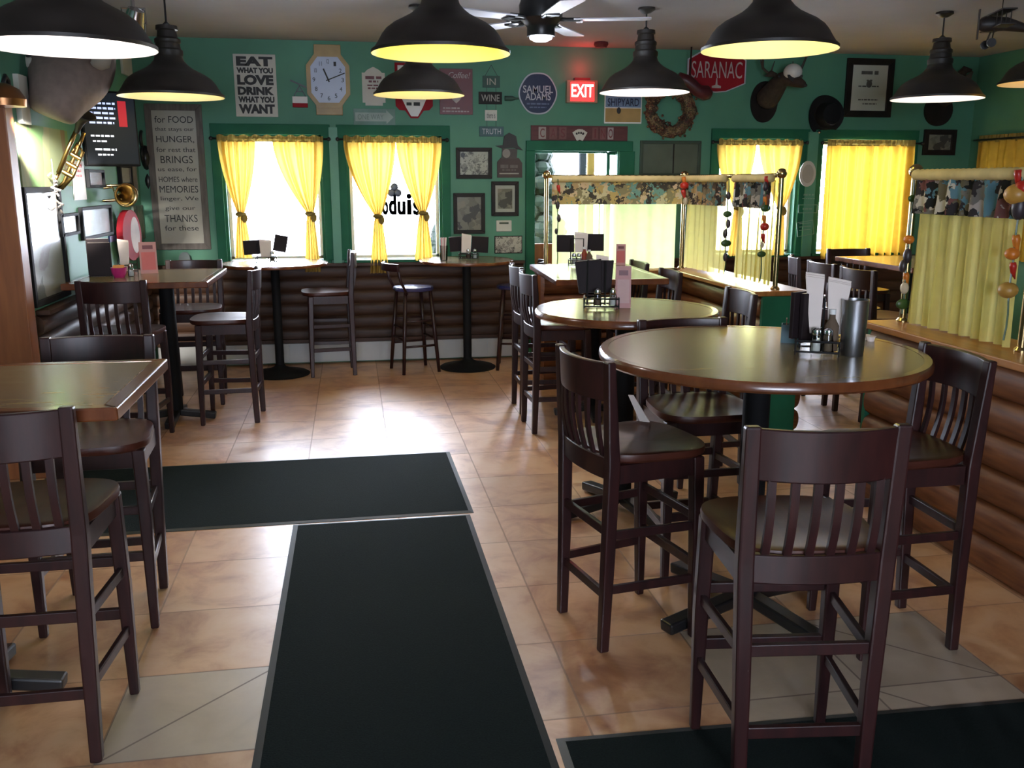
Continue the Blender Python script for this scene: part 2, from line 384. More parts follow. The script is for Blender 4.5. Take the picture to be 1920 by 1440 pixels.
# windows: casing, sill, sash, pane
def window(n, x0, x1, z0, z1, y):
    g = G()
    g.box(((x0 + x1) / 2, y - 0.012, z1 + 0.04), (x1 - x0 + 0.16, 0.03, 0.09))
    for x in (x0 - 0.04, x1 + 0.04): g.box((x, y - 0.012, (z0 + z1) / 2), (0.08, 0.03, z1 - z0))
    for x in (x0 + 0.012, x1 - 0.012): g.box((x, y + 0.08, (z0 + z1) / 2), (0.024, 0.15, z1 - z0))
    g.box(((x0 + x1) / 2, y + 0.08, z1 - 0.012), (x1 - x0, 0.15, 0.024))
    w = g.build('window_%d' % n, m_trimg, None, bevel=0.003); w['kind'] = 'structure'
    G().box(((x0 + x1) / 2, y + 0.04, z0 - 0.012), (x1 - x0 + 0.1, 0.2, 0.025)).build('window_sill', m_trimg, w, bevel=0.004)
    s = G()
    for x in (x0 + 0.035, x1 - 0.035): s.box((x, y + 0.11, (z0 + z1) / 2), (0.03, 0.03, z1 - z0 - 0.03))
    for z in (z0 + 0.02, z1 - 0.04): s.box(((x0 + x1) / 2, y + 0.11, z), (x1 - x0 - 0.05, 0.03, 0.03))
    s.build('window_sash', m_white, w)
    G().box(((x0 + x1) / 2, y + 0.112, (z0 + z1) / 2), (x1 - x0 - 0.08, 0.005, z1 - z0 - 0.06)).build('window_pane', m_glass, w)
    return w
for i, w in enumerate(WINS): window(i + 1, *w, YB)
def boxes(rects, d, y, mat, name, **k):
    g = G()
    for x0, x1, z0, z1 in rects: g.box(((x0 + x1) / 2, y, (z0 + z1) / 2), (x1 - x0, d, z1 - z0))
    return struct(g, name, mat, **k)
boxes([(-0.165, -0.09, 0.9, 2.12)], 0.05, YB - 0.025, m_post, 'trim_1')
boxes([(4.40, 4.50, 0.9, 2.12)], 0.05, YB - 0.025, m_post, 'trim_2')
# entry door: casing, glazed leaf with timber bottom panel, side light
g = G()
g.box((2.13, YB - 0.015, 1.975), (1.02, 0.04, 0.09))
for x in (1.66, 2.585): g.box((x, YB - 0.015, 0.965), (0.085 if x < 2 else 0.15, 0.04, 1.93))
dr = struct(g, 'door_1', m_trimg, bevel=0.004)
s = G()
for x in (1.71, 2.435): s.box((x, YB + 0.1, 0.965), (0.03, 0.045, 1.92))
s.box((2.07, YB + 0.1, 1.922), (0.70, 0.045, 0.016)); s.box((2.475, YB + 0.1, 1.915), (0.05, 0.05, 0.03))
s.build('door_leaf_frame', m_trimg, dr)
G().box((2.073, YB + 0.1, 0.54), (0.70, 0.04, 1.06)).build('door_panel', m_pine, dr)
G().box((2.073, YB + 0.1, 1.49), (0.70, 0.006, 0.84)).build('door_pane', m_glass, dr)
G().box((2.475, YB + 0.1, 0.96), (0.05, 0.006, 1.85)).build('door_pane', m_glass, dr)
G().tube([(2.39, YB + 0.09, 1.0), (2.39, YB + 0.03, 1.0), (2.32, YB + 0.03, 1.0)], 0.011).build('door_handle', m_brass, dr, smooth=True)
# right wall window
y0, y1 = RWIN[0][:2]
g = G()
g.box((XR - 0.01, (y0 + y1) / 2, 2.04), (0.03, y1 - y0 + 0.16, 0.08))
for y in (y0 - 0.04, y1 + 0.04): g.box((XR - 0.01, y, 1.475), (0.03, 0.08, 1.05))
w = struct(g, 'window_5', m_trimg)
G().box((XR + 0.06, (y0 + y1) / 2, 1.475), (0.006, y1 - y0, 1.05)).build('window_pane', m_glass, w)
# shop-front window behind the camera
x0, x1, z0, z1 = FW[0]
g = G()
for z in (z0 - 0.03, z1 + 0.03): g.box(((x0 + x1) / 2, -2.93, z), (x1 - x0 + 0.1, 0.06, 0.08))
for k in range(4): g.box((x0 + (x1 - x0) * k / 3, -2.97, (z0 + z1) / 2), (0.06, 0.08, z1 - z0))
w = struct(g, 'window_6', m_trimg)
G().box(((x0 + x1) / 2, -3.0, (z0 + z1) / 2), (x1 - x0, 0.006, z1 - z0)).build('window_pane', m_glass, w)
# log siding
def logs(x0, x1, z0, z1, n, depth=0.045, per=8):
    """half-round log courses, along local x, bulging to -y"""
    g = G(); h = (z1 - z0) / n; prof = [(0.02, z0)]
    for i in range(n):
        for k in range(per + 1):
            t = k / per; prof.append((-depth * math.sqrt(max(0, 1 - (2 * t - 1) ** 2)) * 0.92, z0 + h * (i + t)))
    prof.append((0.02, z1))
    A = [g.v((x0, y, z)) for y, z in prof]; B = [g.v((x1, y, z)) for y, z in prof]
    for i in range(len(prof) - 1): g.f([A[i], B[i], B[i + 1], A[i + 1]])
    g.f(A); g.f(B[::-1]); return g
for k, (a, b) in enumerate(((XL, 1.6), (2.68, XR))):
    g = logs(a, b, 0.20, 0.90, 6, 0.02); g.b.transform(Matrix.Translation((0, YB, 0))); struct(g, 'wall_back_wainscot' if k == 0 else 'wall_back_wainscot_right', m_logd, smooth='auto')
    boxes([(a, b, 0.90, 0.925)], 0.09, YB - 0.035, m_logd, 'trim_%d' % (3 + k))
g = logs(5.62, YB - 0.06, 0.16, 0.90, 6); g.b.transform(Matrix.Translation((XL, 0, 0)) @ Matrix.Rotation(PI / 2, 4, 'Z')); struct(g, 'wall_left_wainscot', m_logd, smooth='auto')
g = G(); g.box((XL + 0.035, 7.1, 0.915), (0.09, 2.95, 0.025)); struct(g, 'trim_5', m_logd)
struct(G().box((-2.44, 5.44, 1.03), (1.36, 0.12, 2.06)), 'wall_left_pine_return', m_pine, bevel=0.006)
# heater along the back wall
h = thing('baseboard_heater', 'long low white metal baseboard heater under the front windows', 'heater', (0, YB, 0))
G().hexa([(-1.75, -0.085, 0.02), (1.58, -0.085, 0.02), (1.58, -0.002, 0.02), (-1.75, -0.002, 0.02), (-1.75, -0.065, 0.195), (1.58, -0.065, 0.195), (1.58, -0.002, 0.195), (-1.75, -0.002, 0.195)]).build('cover', m_heat, h, bevel=0.004)
G().box((-0.085, -0.045, 0.215), (3.33, 0.07, 0.03)).build('top_rail', m_logd, h)
for x in (-1.2, -0.6, 0.02, 0.66, 1.25): G().box((x, -0.078, 0.10), (0.012, 0.014, 0.16)).build('joint_strip', m_heat, h)

# divider walls with ledges
def divider(name, tri, x_face, x_back, y0, y1):
    g = G().box(((x_face + x_back) / 2 + 0.02, (y0 + y1) / 2, 0.46), (x_back - x_face - 0.04, y1 - y0, 0.92))
    w = struct(g, name, m_logd)
    for s, x in ((1, x_face + 0.04), (-1, x_back)):
        g = logs(y0, y1, 0.0, 0.92, 6)
        M4 = Matrix.Translation((x, 0, 0)) @ Matrix(((0, 1, 0, 0), (1, 0, 0, 0), (0, 0, 1, 0), (0, 0, 0, 1))) if s > 0 else Matrix.Translation((x, 0, 0)) @ Matrix(((0, -1, 0, 0), (1, 0, 0, 0), (0, 0, 1, 0), (0, 0, 0, 1)))
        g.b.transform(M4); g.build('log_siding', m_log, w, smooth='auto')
    struct(G().box(((x_face + x_back) / 2, (y0 + y1) / 2, 0.937), (x_back - x_face + 0.09, y1 - y0 + 0.04, 0.034)), tri, m_ledge, bevel=0.006)
    return w
divider('wall_divider_far', 'trim_6', 2.61, 2.90, 5.62, 7.30)
struct(G().box((2.755, 5.605, 0.46), (0.27, 0.03, 0.92)), 'trim_8', m_trimg)
divider('wall_divider_near', 'trim_7', 2.61, 2.90, 0.4, 4.30)
struct(G().box((2.755, 4.315, 0.46), (0.27, 0.03, 0.92)), 'trim_10', m_trimg)
g = logs(1.50, 2.60, 0.0, 0.92, 6); g.b.transform(Matrix.Translation((0, 7.20, 0))); g.box((2.05, 7.27, 0.46), (1.10, 0.1, 0.92))
struct(g, 'wall_divider_entry', m_log, smooth='auto')
struct(G().box((2.05, 7.24, 0.937), (1.16, 0.24, 0.034)), 'trim_9', m_ledge, bevel=0.006)

# ------------------------------------------------------------------ curtains
def tied_panel(xl, xr, zt, xt, zt_tie, zb, wb, y, amp=0.030, k=5, ph=0.0, wt=0.055):
    g = G()
    def fn(u, v):
        z = zt + (zb - zt) * v
        vt = (zt - zt_tie) / (zt - zb)
        if v < vt:
            s = v / vt; s2 = s ** 1.7
            a = xl + (xt - wt / 2 - xl) * s2; b = xr + (xt + wt / 2 - xr) * s2; am = amp
        else:
            s = (v - vt) / (1 - vt); s2 = s ** 0.7
            a = xt - wt / 2 - (wb - wt) / 2 * s2; b = xt + wt / 2 + (wb - wt) / 2 * s2; am = amp * 0.8
        return (a + (b - a) * u, y + am * math.sin(2 * PI * k * u + ph + 0.6 * math.sin(3 * v)) + 0.4 * am * math.sin(2 * PI * (k * 1.7) * u + 2 * ph), z)
    return g.sheet(fn, 70, 34)
def curtain_pair(name, label, x0, x1, mid0, mid1, ties, zt=2.0, y=YB - 0.07, rod=True):
    """ties: for both panels (x_tie, z_tie, z_bottom, width_bottom)"""
    t = thing(name, label, 'curtain', ((x0 + x1) / 2, y, zt), group='yellow tied cafe curtains on the front windows')
    X = (x0 + x1) / 2
    for (a, b), (tx, tz, zb, wb) in zip(((x0, mid0), (mid1, x1)), ties):
        p = tied_panel(a - X, b - X, 0, tx - X, tz - zt, zb - zt, wb, 0, ph=random.random() * 6)
        pn = p.build('curtain_panel', m_yel, t, smooth=True)
        k = G(); k.torus((0, 0, 0), 0.036, 0.014, 14, 6); k.ball((0.03, -0.01, -0.035), (0.028, 0.018, 0.04)); k.ball((-0.01, -0.02, 0.0), (0.035, 0.022, 0.022))
        k.b.transform(Matrix.Translation((tx - X, -0.005, tz - zt))); k.build('tie_back', m_tan, pn, smooth=True)
    g = G(); n = 90
    def fn(u, v): return (x0 - X + (x1 - x0) * u, -0.012 + 0.012 * math.sin(2 * PI * 22 * u) + (0.01 if v > .5 else 0), -0.01 + 0.055 * v + (0.008 * math.sin(2 * PI * 9 * u) if v > .8 else 0))
    g.sheet(fn, 130, 4).build('heading_ruffle', m_tan, t, smooth=True)
    r = G(); r.cyl((x0 - X - 0.045, 0.012, 0.018), (x1 - X + 0.045, 0.012, 0.018), 0.009)
    for x in (x0 - X - 0.05, x1 - X + 0.05): r.ball((x, 0.012, 0.018), 0.018); r.cyl((x * 0.98, 0.012, 0.018), (x * 0.98, 0.068, 0.018), 0.007)
    r.build('curtain_rod', m_black, t, smooth=True)
    return t
curtain_pair('curtain', 'yellow curtain tied back at both sides of the leftmost front window', -1.12, -0.215, -0.80, -0.655, [(-0.955, 1.37, 0.985, 0.15), (-0.355, 1.37, 0.85, 0.14)])
curtain_pair('curtain', 'yellow knotted curtain on the front window with dark cut-out letters', -0.04, 0.835, 0.42, 0.425, [(0.245, 1.345, 0.83, 0.17), (0.655, 1.37, 0.94, 0.17)])
curtain_pair('curtain', 'yellow parted curtain on the front window below the deer mount', 3.47, 4.33, 3.86, 3.88, [(3.70, 1.40, 0.94, 0.14), (4.14, 1.40, 0.94, 0.14)])
def pleats(x0, x1, z0, z1, y, amp, k, ph=0.0, nu=160, nv=14, flare=0.0):
    g = G()
    def fn(u, v):
        z = z1 + (z0 - z1) * v; c = (x0 + x1) / 2; kx = 1 + flare * v
        return (c + (x0 + (x1 - x0) * u - c) * kx, y + amp * math.sin(2 * PI * k * u + ph) * (0.5 + 0.5 * v) + 0.45 * amp * math.sin(2 * PI * k * 0.43 * u + 1.3 + 2.2 * v), z)
    return g.sheet(fn, nu, nv)
t = thing('curtain', 'closed yellow full-length curtain on the front window below the framed certificate', 'curtain', (5.04, YB - 0.07, 2.0))
for a, b in ((-0.45, 0.03), (0.02, 0.47)): pleats(a, b, -1.10, 0, 0, 0.038, 5.5, random.random() * 6).build('curtain_panel', m_yel2, t, smooth=True)
pleats(-0.46, 0.47, -0.01, 0.05, -0.012, 0.012, 22).build('heading_ruffle', m_tan, t, smooth=True)
r = G(); r.cyl((-0.5, 0.012, 0.018), (0.56, 0.012, 0.018), 0.009); r.ball((0.56, 0.012, 0.018), 0.018); r.ball((-0.5, 0.012, 0.018), 0.018)
for x in (-0.48, 0.53): r.cyl((x, 0.012, 0.018), (x, 0.068, 0.018), 0.007)
r.build('curtain_rod', m_black, t, smooth=True)
t = thing('curtain', 'yellow curtain on the side wall window at far right of the photo', 'curtain', (XR - 0.08, 7.75, 2.03), (0, 0, -PI / 2))
pleats(-0.66, 0.66, -1.1, 0, 0, 0.024, 11).build('curtain_panel', m_yel2, t, smooth=True)
pleats(-0.67, 0.67, -0.01, 0.06, 0.014, 0.012, 24).build('heading_ruffle', m_tan, t, smooth=True)
r = G(); r.cyl((-0.72, 0, 0.018), (0.72, 0, 0.018), 0.009)
for x in (-0.71, 0.71): r.cyl((x, 0, 0.018), (x, 0.078, 0.018), 0.007)
r.build('curtain_rod', m_black, t, smooth=True)

# brass rails on the dividers, their valances and sheers
def brass_rail(label, pts_posts, runs, base=0.954, top=1.69):
    t = thing('brass_rail', label, 'rail', (pts_posts[0][0], pts_posts[0][1], base)); o = Vector((pts_posts[0][0], pts_posts[0][1], base))
    for x, y in pts_posts:
        p = G().cyl((x - o.x, y - o.y, 0), (x - o.x, y - o.y, top - base), 0.017, n=14)
        p.lathe([(0.03, 0), (0.03, 0.008), (0.02, 0.02)], 14, (x - o.x, y - o.y, 0)); p.build('rail_post', m_brass, t, smooth='auto')
        G().ball((x - o.x, y - o.y, top - base + 0.012), 0.034).build('finial', m_brass, t, smooth=True)
    for a, b in runs:
        G().cyl((a[0] - o.x, a[1] - o.y, top - base), (b[0] - o.x, b[1] - o.y, top - base), 0.014).build('cross_rail', m_brass, t, smooth=True)
    return t
brass_rail('brass post rail around the entry end of the far divider', [(1.525, 7.24), (2.66, 7.24), (2.75, 5.70)], [((1.525, 7.24), (2.66, 7.24)), ((2.66, 7.24), (2.75, 6.46)), ((2.75, 6.40), (2.75, 5.70))])
brass_rail('brass post rail on the near divider beside the big round table', [(2.75, 4.24), (2.75, 3.38), (2.75, 2.4)], [((2.75, 4.24), (2.75, 3.38)), ((2.75, 3.38), (2.75, 2.4))])
def run_sheet(name, label, cat, p0, p1, z0, z1, amp, k, mat, group=None, off=0.0, sub=None, flare=0.0):
    p0 = Vector((p0[0], p0[1], 0)); p1 = Vector((p1[0], p1[1], 0)); d = p1 - p0; L = d.length
    t = pleats(-L / 2, L / 2, z0 - z1, 0, off, amp, k, random.random() * 6, flare=flare).build(name, mat, None, smooth=True)
    t.location = ((p0 + p1) / 2).to_tuple()[:2] + (z1,); t.rotation_euler = (0, 0, math.atan2(d.y, d.x)); tag(t, label, cat, group)
    if sub:
        g = G(); n = 60
        pts = [(-L / 2 + L * i / n, off, 0.012) for i in range(n + 1)]
        g.tube(pts, [0.026 + 0.002 * math.sin(i * 2.1) for i in range(n + 1)], 12).build('rail_sleeve', m_sleeve, t, smooth=True)
    return t
# entry run (faces the camera), then the two runs toward the camera
run_sheet('sheer_curtain', 'pale green-yellow sheer cafe curtain in front of the entry door', 'curtain', (1.575, 7.235), (2.60, 7.235), 0.96, 1.66, 0.010, 9, m_sheer0, off=0.0)
run_sheet('valance', 'flat brown and teal print valance over the sheer before the entry door', 'valance', (1.56, 7.195), (2.63, 7.195), 1.475, 1.66, 0.003, 4, m_val, sub=True)
run_sheet('sheer_curtain', 'yellow sheer cafe curtain at the corner end of the far divider', 'curtain', (2.67, 7.18), (2.75, 6.52), 0.97, 1.66, 0.014, 8, m_sheer)
run_sheet('valance', 'gathered print valance with red ornament at the corner end of the far divider', 'valance', (2.63, 7.18), (2.70, 6.50), 1.475, 1.66, 0.012, 9, m_val, sub=True)
run_sheet('sheer_curtain', 'yellow sheer cafe curtain next to the brass end post of the far divider', 'curtain', (2.75, 6.36), (2.75, 5.76), 0.97, 1.66, 0.014, 8, m_sheer)
run_sheet('valance', 'gathered grey print valance next to the brass end post of the far divider', 'valance', (2.71, 6.36), (2.71, 5.76), 1.475, 1.66, 0.012, 9, m_val2, sub=True)
run_sheet('sheer_curtain', 'pleated yellow sheer curtain standing on the near divider at right', 'curtain', (2.74, 4.17), (2.74, 3.44), 0.962, 1.67, 0.018, 10, m_sheer2, flare=0.03)
run_sheet('valance', 'gathered grey and blue print valance on the near divider at right', 'valance', (2.70, 4.16), (2.70, 3.40), 1.50, 1.67, 0.014, 9, m_val2, sub=True)
# hanging garlands of artificial vegetables
m_veg = {'red': M('garland_red', (0.40, 0.02, 0.012), 0.3), 'orange': M('garland_orange', (0.52, 0.15, 0.015), 0.35), 'green': M('garland_green', (0.03, 0.075, 0.015), 0.4),
         'dark': M('garland_dark', (0.035, 0.025, 0.03), 0.4), 'ochre': M('garland_ochre', (0.40, 0.21, 0.04), 0.4), 'pale': M('garland_pale', (0.5, 0.42, 0.3), 0.6)}
def garland(label, x, y, items, z_top=1.67, z_end=1.0):
    t = thing('vegetable_garland', label, 'garland', (x, y, z_top), group='garlands of artificial vegetables on the brass rails')
    g = G(); g.tube([(0.004 * math.sin(i * 1.3), 0.004 * math.cos(i), -(z_top - z_end) * i / 12) for i in range(13)], 0.004, 6); g.build('string', m_veg['green'], t)
    for i, (dz, kind, dx, dy, r) in enumerate(items):
        q = G()
        if kind in ('red', 'orange') and i % 2 == 0:
            q.tube([(0, 0, 0.5 * r), (0.1 * r, 0, 0), (0.3 * r, 0.1 * r, -r), (0.7 * r, 0.1 * r, -1.8 * r)], [0.4 * r, 0.5 * r, 0.35 * r, 0.06 * r], 10)
            nm = 'pepper'
        elif kind == 'green': q.ball((0, 0, 0), (r * 0.9, r * 0.25, r * 0.6), 10, 6); nm = 'leaf'
        elif kind == 'pale': q.ball((0, 0, 0), (r * 0.7, r * 0.7, r), 10, 7); nm = 'garlic_bulb'
        elif kind == 'dark': q.ball((0, 0, 0), (r * 0.6, r * 0.6, r * 1.1), 10, 7); nm = 'aubergine'
        else: q.ball((0, 0, 0), (r, r, r * 0.85), 12, 8); nm = 'squash'
        q.b.transform(Matrix.Translation((dx, dy, -dz))); q.build(nm, m_veg[kind], t, smooth=True)
    return t
garland('dark leafy vegetable garland on the corner post before the entry door', 1.60, 7.16, [(0.06, 'red', 0, 0, 0.03), (0.2, 'dark', 0, 0, 0.03), (0.30, 'dark', 0.01, 0, 0.028), (0.40, 'dark', -0.01, 0, 0.022), (0.5, 'dark', 0.01, 0, 0.022)])
garland('garland with a red pepper at the top over the print valance corner', 2.60, 7.10, [(0.0, 'orange', 0, 0, 0.035), (0.05, 'red', 0.01, 0, 0.035), (0.10, 'red', 0.0, 0, 0.04), (0.17, 'pale', 0.02, -0.01, 0.03)], z_end=1.5)
garland('dark vegetable garland in the gap between the far divider curtains', 2.70, 6.43, [(0.12, 'dark', 0, 0, 0.028), (0.25, 'green', 0, 0, 0.04), (0.32, 'dark', 0.01, 0, 0.03), (0.39, 'dark', -0.01, 0, 0.03), (0.46, 'green', 0, 0, 0.045), (0.56, 'dark', 0, 0, 0.03)])
garland('red and orange vegetable garland at the brass end post of the far divider', 2.68, 5.78, [(0.0, 'red', 0, 0, 0.03), (0.05, 'dark', 0, 0, 0.03), (0.13, 'orange', 0, 0, 0.03), (0.19, 'green', 0.01, 0, 0.04), (0.25, 'orange', 0, 0, 0.028), (0.31, 'red', 0.01, 0, 0.03), (0.37, 'red', 0, 0, 0.028), (0.43, 'pale', 0, 0, 0.02), (0.49, 'green', 0, 0, 0.035)])
garland('dark and orange vegetable garland at the far post of the near divider', 2.72, 4.20, [(0.1, 'green', 0, 0, 0.03), (0.30, 'orange', 0, 0, 0.026), (0.38, 'dark', 0, 0, 0.035), (0.43, 'dark', -0.02, 0, 0.03), (0.48, 'orange', 0, 0, 0.032), (0.54, 'pale', 0, 0, 0.03), (0.62, 'green', 0, 0, 0.045)])
garland('bright orange and red vegetable garland at far right on the near divider', 2.68, 3.40, [(-0.01, 'red', -0.01, 0.02, 0.034), (0.045, 'red', 0.0, -0.01, 0.036), (0.07, 'ochre', -0.01, 0.01, 0.05), (0.12, 'dark', 0.0, 0, 0.05), (0.25, 'orange', 0, 0, 0.034), (0.31, 'orange', 0.0, 0.01, 0.03), (0.36, 'red', 0.0, 0, 0.03), (0.46, 'ochre', 0.0, 0.01, 0.04)])

# ------------------------------------------------------------------ bar chairs
def yb(z): return -0.178 if z < 0.70 else -0.178 - (z - 0.70) / 0.36 * 0.022
def make_chair():
    t = thing('bar_chair', '', 'chair', group='dark wooden slat-back bar chairs')
    for s in (-1, 1):
        G().post([(s * 0.168, -0.190, 0, 0.034, 0.036), (s * 0.174, -0.182, 0.35, 0.041, 0.042), (s * 0.184, -0.178, 0.70, 0.043, 0.046), (s * 0.186, yb(0.85), 0.85, 0.042, 0.040), (s * 0.189, yb(1.065), 1.065, 0.040, 0.030)]).build('leg', m_chair, t, bevel=0.006)
        G().post([(s * 0.196, 0.172, 0, 0.030, 0.030), (s * 0.196, 0.166, 0.4, 0.042, 0.042), (s * 0.190, 0.158, 0.70, 0.044, 0.044)]).build('leg', m_chair, t, bevel=0.006)
    def rail(z0, z1, w, bow, th):
        g = G(); n = 14; R = []
        for i in range(n + 1):
            u = -1 + 2 * i / n; b = -bow * (1 - u * u)
            R.append([g.v((w * u, yb(z) + b + d, z)) for z, d in ((z0, -th / 2), (z0, th / 2), (z1, th / 2), (z1, -th / 2))])
        return g._skin(R, True)
    rail(0.925, 1.06, 0.178, 0.042, 0.022).build('top_rail', m_chair, t, smooth='auto', bevel=0.004)
    rail(0.645, 0.725, 0.176, 0.022, 0.024).build('lower_rail', m_chair, t, smooth='auto', bevel=0.004)
    for i in range(6):
        u = -0.75 + 1.5 * i / 5; g = G(); R = []
        for k in range(7):
            z = 0.72 + 0.215 * k / 6; bw = -(0.022 + 0.020 * k / 6) * (1 - u * u) - 0.010 * math.sin(PI * k / 6)
            x = 0.182 * u; R.append([g.v((x - 0.0105, yb(z) + bw - 0.006, z)), g.v((x + 0.0105, yb(z) + bw - 0.006, z)), g.v((x + 0.0105, yb(z) + bw + 0.006, z)), g.v((x - 0.0105, yb(z) + bw + 0.006, z))])
        g._skin(R, True).build('slat', m_chair, t, smooth='auto')
    # saddle seat
    g = G(); n = 40; rings = []
    def outl(a, r):
        cx, cy = math.cos(a), math.sin(a); e = 0.55
        x = math.copysign(abs(cx) ** e, cx) * r; y = math.copysign(abs(cy) ** e, cy) * r
        return x * (0.216 + 0.022 * y), y * 0.207 + 0.012 + (0.018 * (1 - x * x) if y > 0 else 0)
    def zt(r, a): return 0.735 - 0.013 * (1 - r ** 2) - 0.004 * max(0, math.sin(a)) * r
    for r in (0.02, 0.35, 0.62, 0.82, 0.94): rings.append([(*outl(2 * PI * k / n, r), zt(r, 2 * PI * k / n)) for k in range(n)])
    for r, z in ((0.99, 0.731), (1.0, 0.722), (0.995, 0.708), (0.96, 0.700), (0.5, 0.699), (0.02, 0.699)): rings.append([(*outl(2 * PI * k / n, r), z) for k in range(n)])
    g._skin([[g.v(p) for p in R] for R in rings], True).build('seat', m_seat, t, smooth='auto')
    g = G()
    for s in (-1, 1): g.beam((s * 0.182, -0.15, 0.665), (s * 0.19, 0.14, 0.665), 0.022, 0.066)
    g.beam((-0.17, 0.158, 0.665), (0.17, 0.158, 0.665), 0.022, 0.066); g.build('seat_frame', m_chair, t)
    for s in (-1, 1):
        for z in (0.235, 0.44): G().beam((s * 0.172, -0.168, z), (s * 0.196, 0.155, z), 0.017, 0.032).build('stretcher', m_chair, t, bevel=0.003)
    for z in (0.215, 0.455): G().beam((-0.158, -0.184, z), (0.158, -0.184, z), 0.018, 0.034).build('stretcher', m_chair, t, bevel=0.003)
    G().beam((-0.178, 0.167, 0.29), (0.178, 0.167, 0.29), 0.022, 0.036).build('stretcher', m_chair, t, bevel=0.003)
    G().beam((-0.178, 0.166, 0.47), (0.178, 0.166, 0.47), 0.018, 0.032).build('stretcher', m_chair, t, bevel=0.003)
    return t
def face(dx, dy): return math.atan2(dy, dx) - PI / 2
CH = [
 (1.165, 2.225, -0.12, 'bar chair nearest the camera, its back to us, at the big round table'),
 (0.985, 3.134, face(0.975, 0.22), 'bar chair on the aisle side of the big round table, seat lit by lamp'),
 (1.90, 2.905, face(-1, 0.03), 'bar chair squeezed between the big round table and the near log divider'),
 (1.43, 3.62, face(0.05, -1), 'bar chair on the far side of the big round table, facing the camera'),
 (1.91, 4.79, face(-1, 0.03), 'bar chair with shiny top rail between smaller round table and far divider'),
 (1.345, 6.01, face(1, 0.03), 'nearer of the two bar chairs on the aisle side of the square table by entry'),
 (1.365, 6.545, face(1, 0.0), 'farther of the two bar chairs on the aisle side of the square table by entry'),
 (1.93, 6.00, face(-1, 0.0), 'bar chair nearer the camera between square table by entry and far divider'),
 (1.93, 6.70, face(-1, 0.0), 'bar chair beside entry curtain between square table and far divider'),
 (-0.955, 2.75, face(0.0, 1), 'bar chair with its back to us at the near left square table'),
 (-0.985, 3.56, face(0.02, -1), 'bar chair facing us across the near left square table'),
 (-1.44, 6.12, face(0.05, 1), 'bar chair with its back to us at the table under the television'),
 (-0.88, 6.63, face(-1, 0.03), 'bar chair at the aisle end of the table under the television'),
 (-1.20, 7.22, face(0.0, -1), 'bar chair on the far side of the table under the television'),
 (-0.21, 8.14, face(-1, -0.06), 'bar chair on the right of the tall round table at the leftmost window'),
 (3.66, 5.92, face(1, 0.05), 'nearest of the bar chairs along the left of the right room table'),
 (3.66, 6.42, face(1, 0.0), 'middle of the bar chairs along the left of the right room table'),
 (3.72, 6.92, face(0.9, -0.3), 'rearmost of the bar chairs along the left of the right room table'),
 (4.40, 7.50, face(0, -1), 'bar chair on the far side of the right room table below closed curtain'),
]
c0 = make_chair()
for i, (x, y, a, lab) in enumerate(CH):
    if i == 0: c0.location = (x, y, 0); c0.rotation_euler = (0, 0, a); c0['label'] = lab
    else: dup(c0, (x, y, 0), a, lab)

# round-legged stools at the right window table
def make_stool():
    t = thing('bar_stool', '', 'stool', group='round bar stools at the window table')
    G().lathe([(0.02, 0.72), (0.16, 0.715), (0.178, 0.722), (0.182, 0.738), (0.172, 0.752), (0.09, 0.757), (0.01, 0.757)], 28).build('seat', m_bluelit, t, smooth='auto', label='glossy round seat')
    L = [(0.125, 0.125), (-0.125, 0.125), (-0.125, -0.125), (0.125, -0.125)]
    def at(p, z): k = 1 + (0.715 - z) * 0.62; return (p[0] * k * 0.92, p[1] * k * 0.92, z)
    for p in L: G().tube([at(p, 0.0), at(p, 0.35), at(p, 0.718)], [0.015, 0.018, 0.016], 10).build('leg', m_chair, t, smooth=True)
    for i in range(4):
        for z in ((0.24, 0.46) if i % 2 else (0.30, 0.40)): G().cyl(at(L[i], z), at(L[(i + 1) % 4], z), 0.010, n=8).build('stretcher', m_chair, t, smooth=True)
    for s in (-1, 1): G().tube([(s * 0.14, -0.11, 0.70), (s * 0.15, -0.17, 0.82), (s * 0.155, -0.20, 0.95)], 0.012, 8).build('back_post', m_chair, t, smooth=True)
    g = G(); n = 12; R = []
    for i in range(n + 1):
        u = -1 + 2 * i / n; R.append([g.v((0.19 * u, -0.20 - 0.06 * (1 - u * u) + d, z)) for z, d in ((0.90, -0.011), (0.90, 0.011), (0.965, 0.011), (0.965, -0.011))])
    g._skin(R, True).build('back_rail', m_chair, t, smooth='auto', bevel=0.004)
    return t
s0 = make_stool(); s0.location = (0.52, 8.12, 0); s0.rotation_euler = (0, 0, face(1, 0.3)); s0['label'] = 'round stool with blue-shining seat at the left of the right window table'
dup(s0, (1.44, 8.10, 0), face(-1, 0.2), 'dark round stool at the right of the right window table')

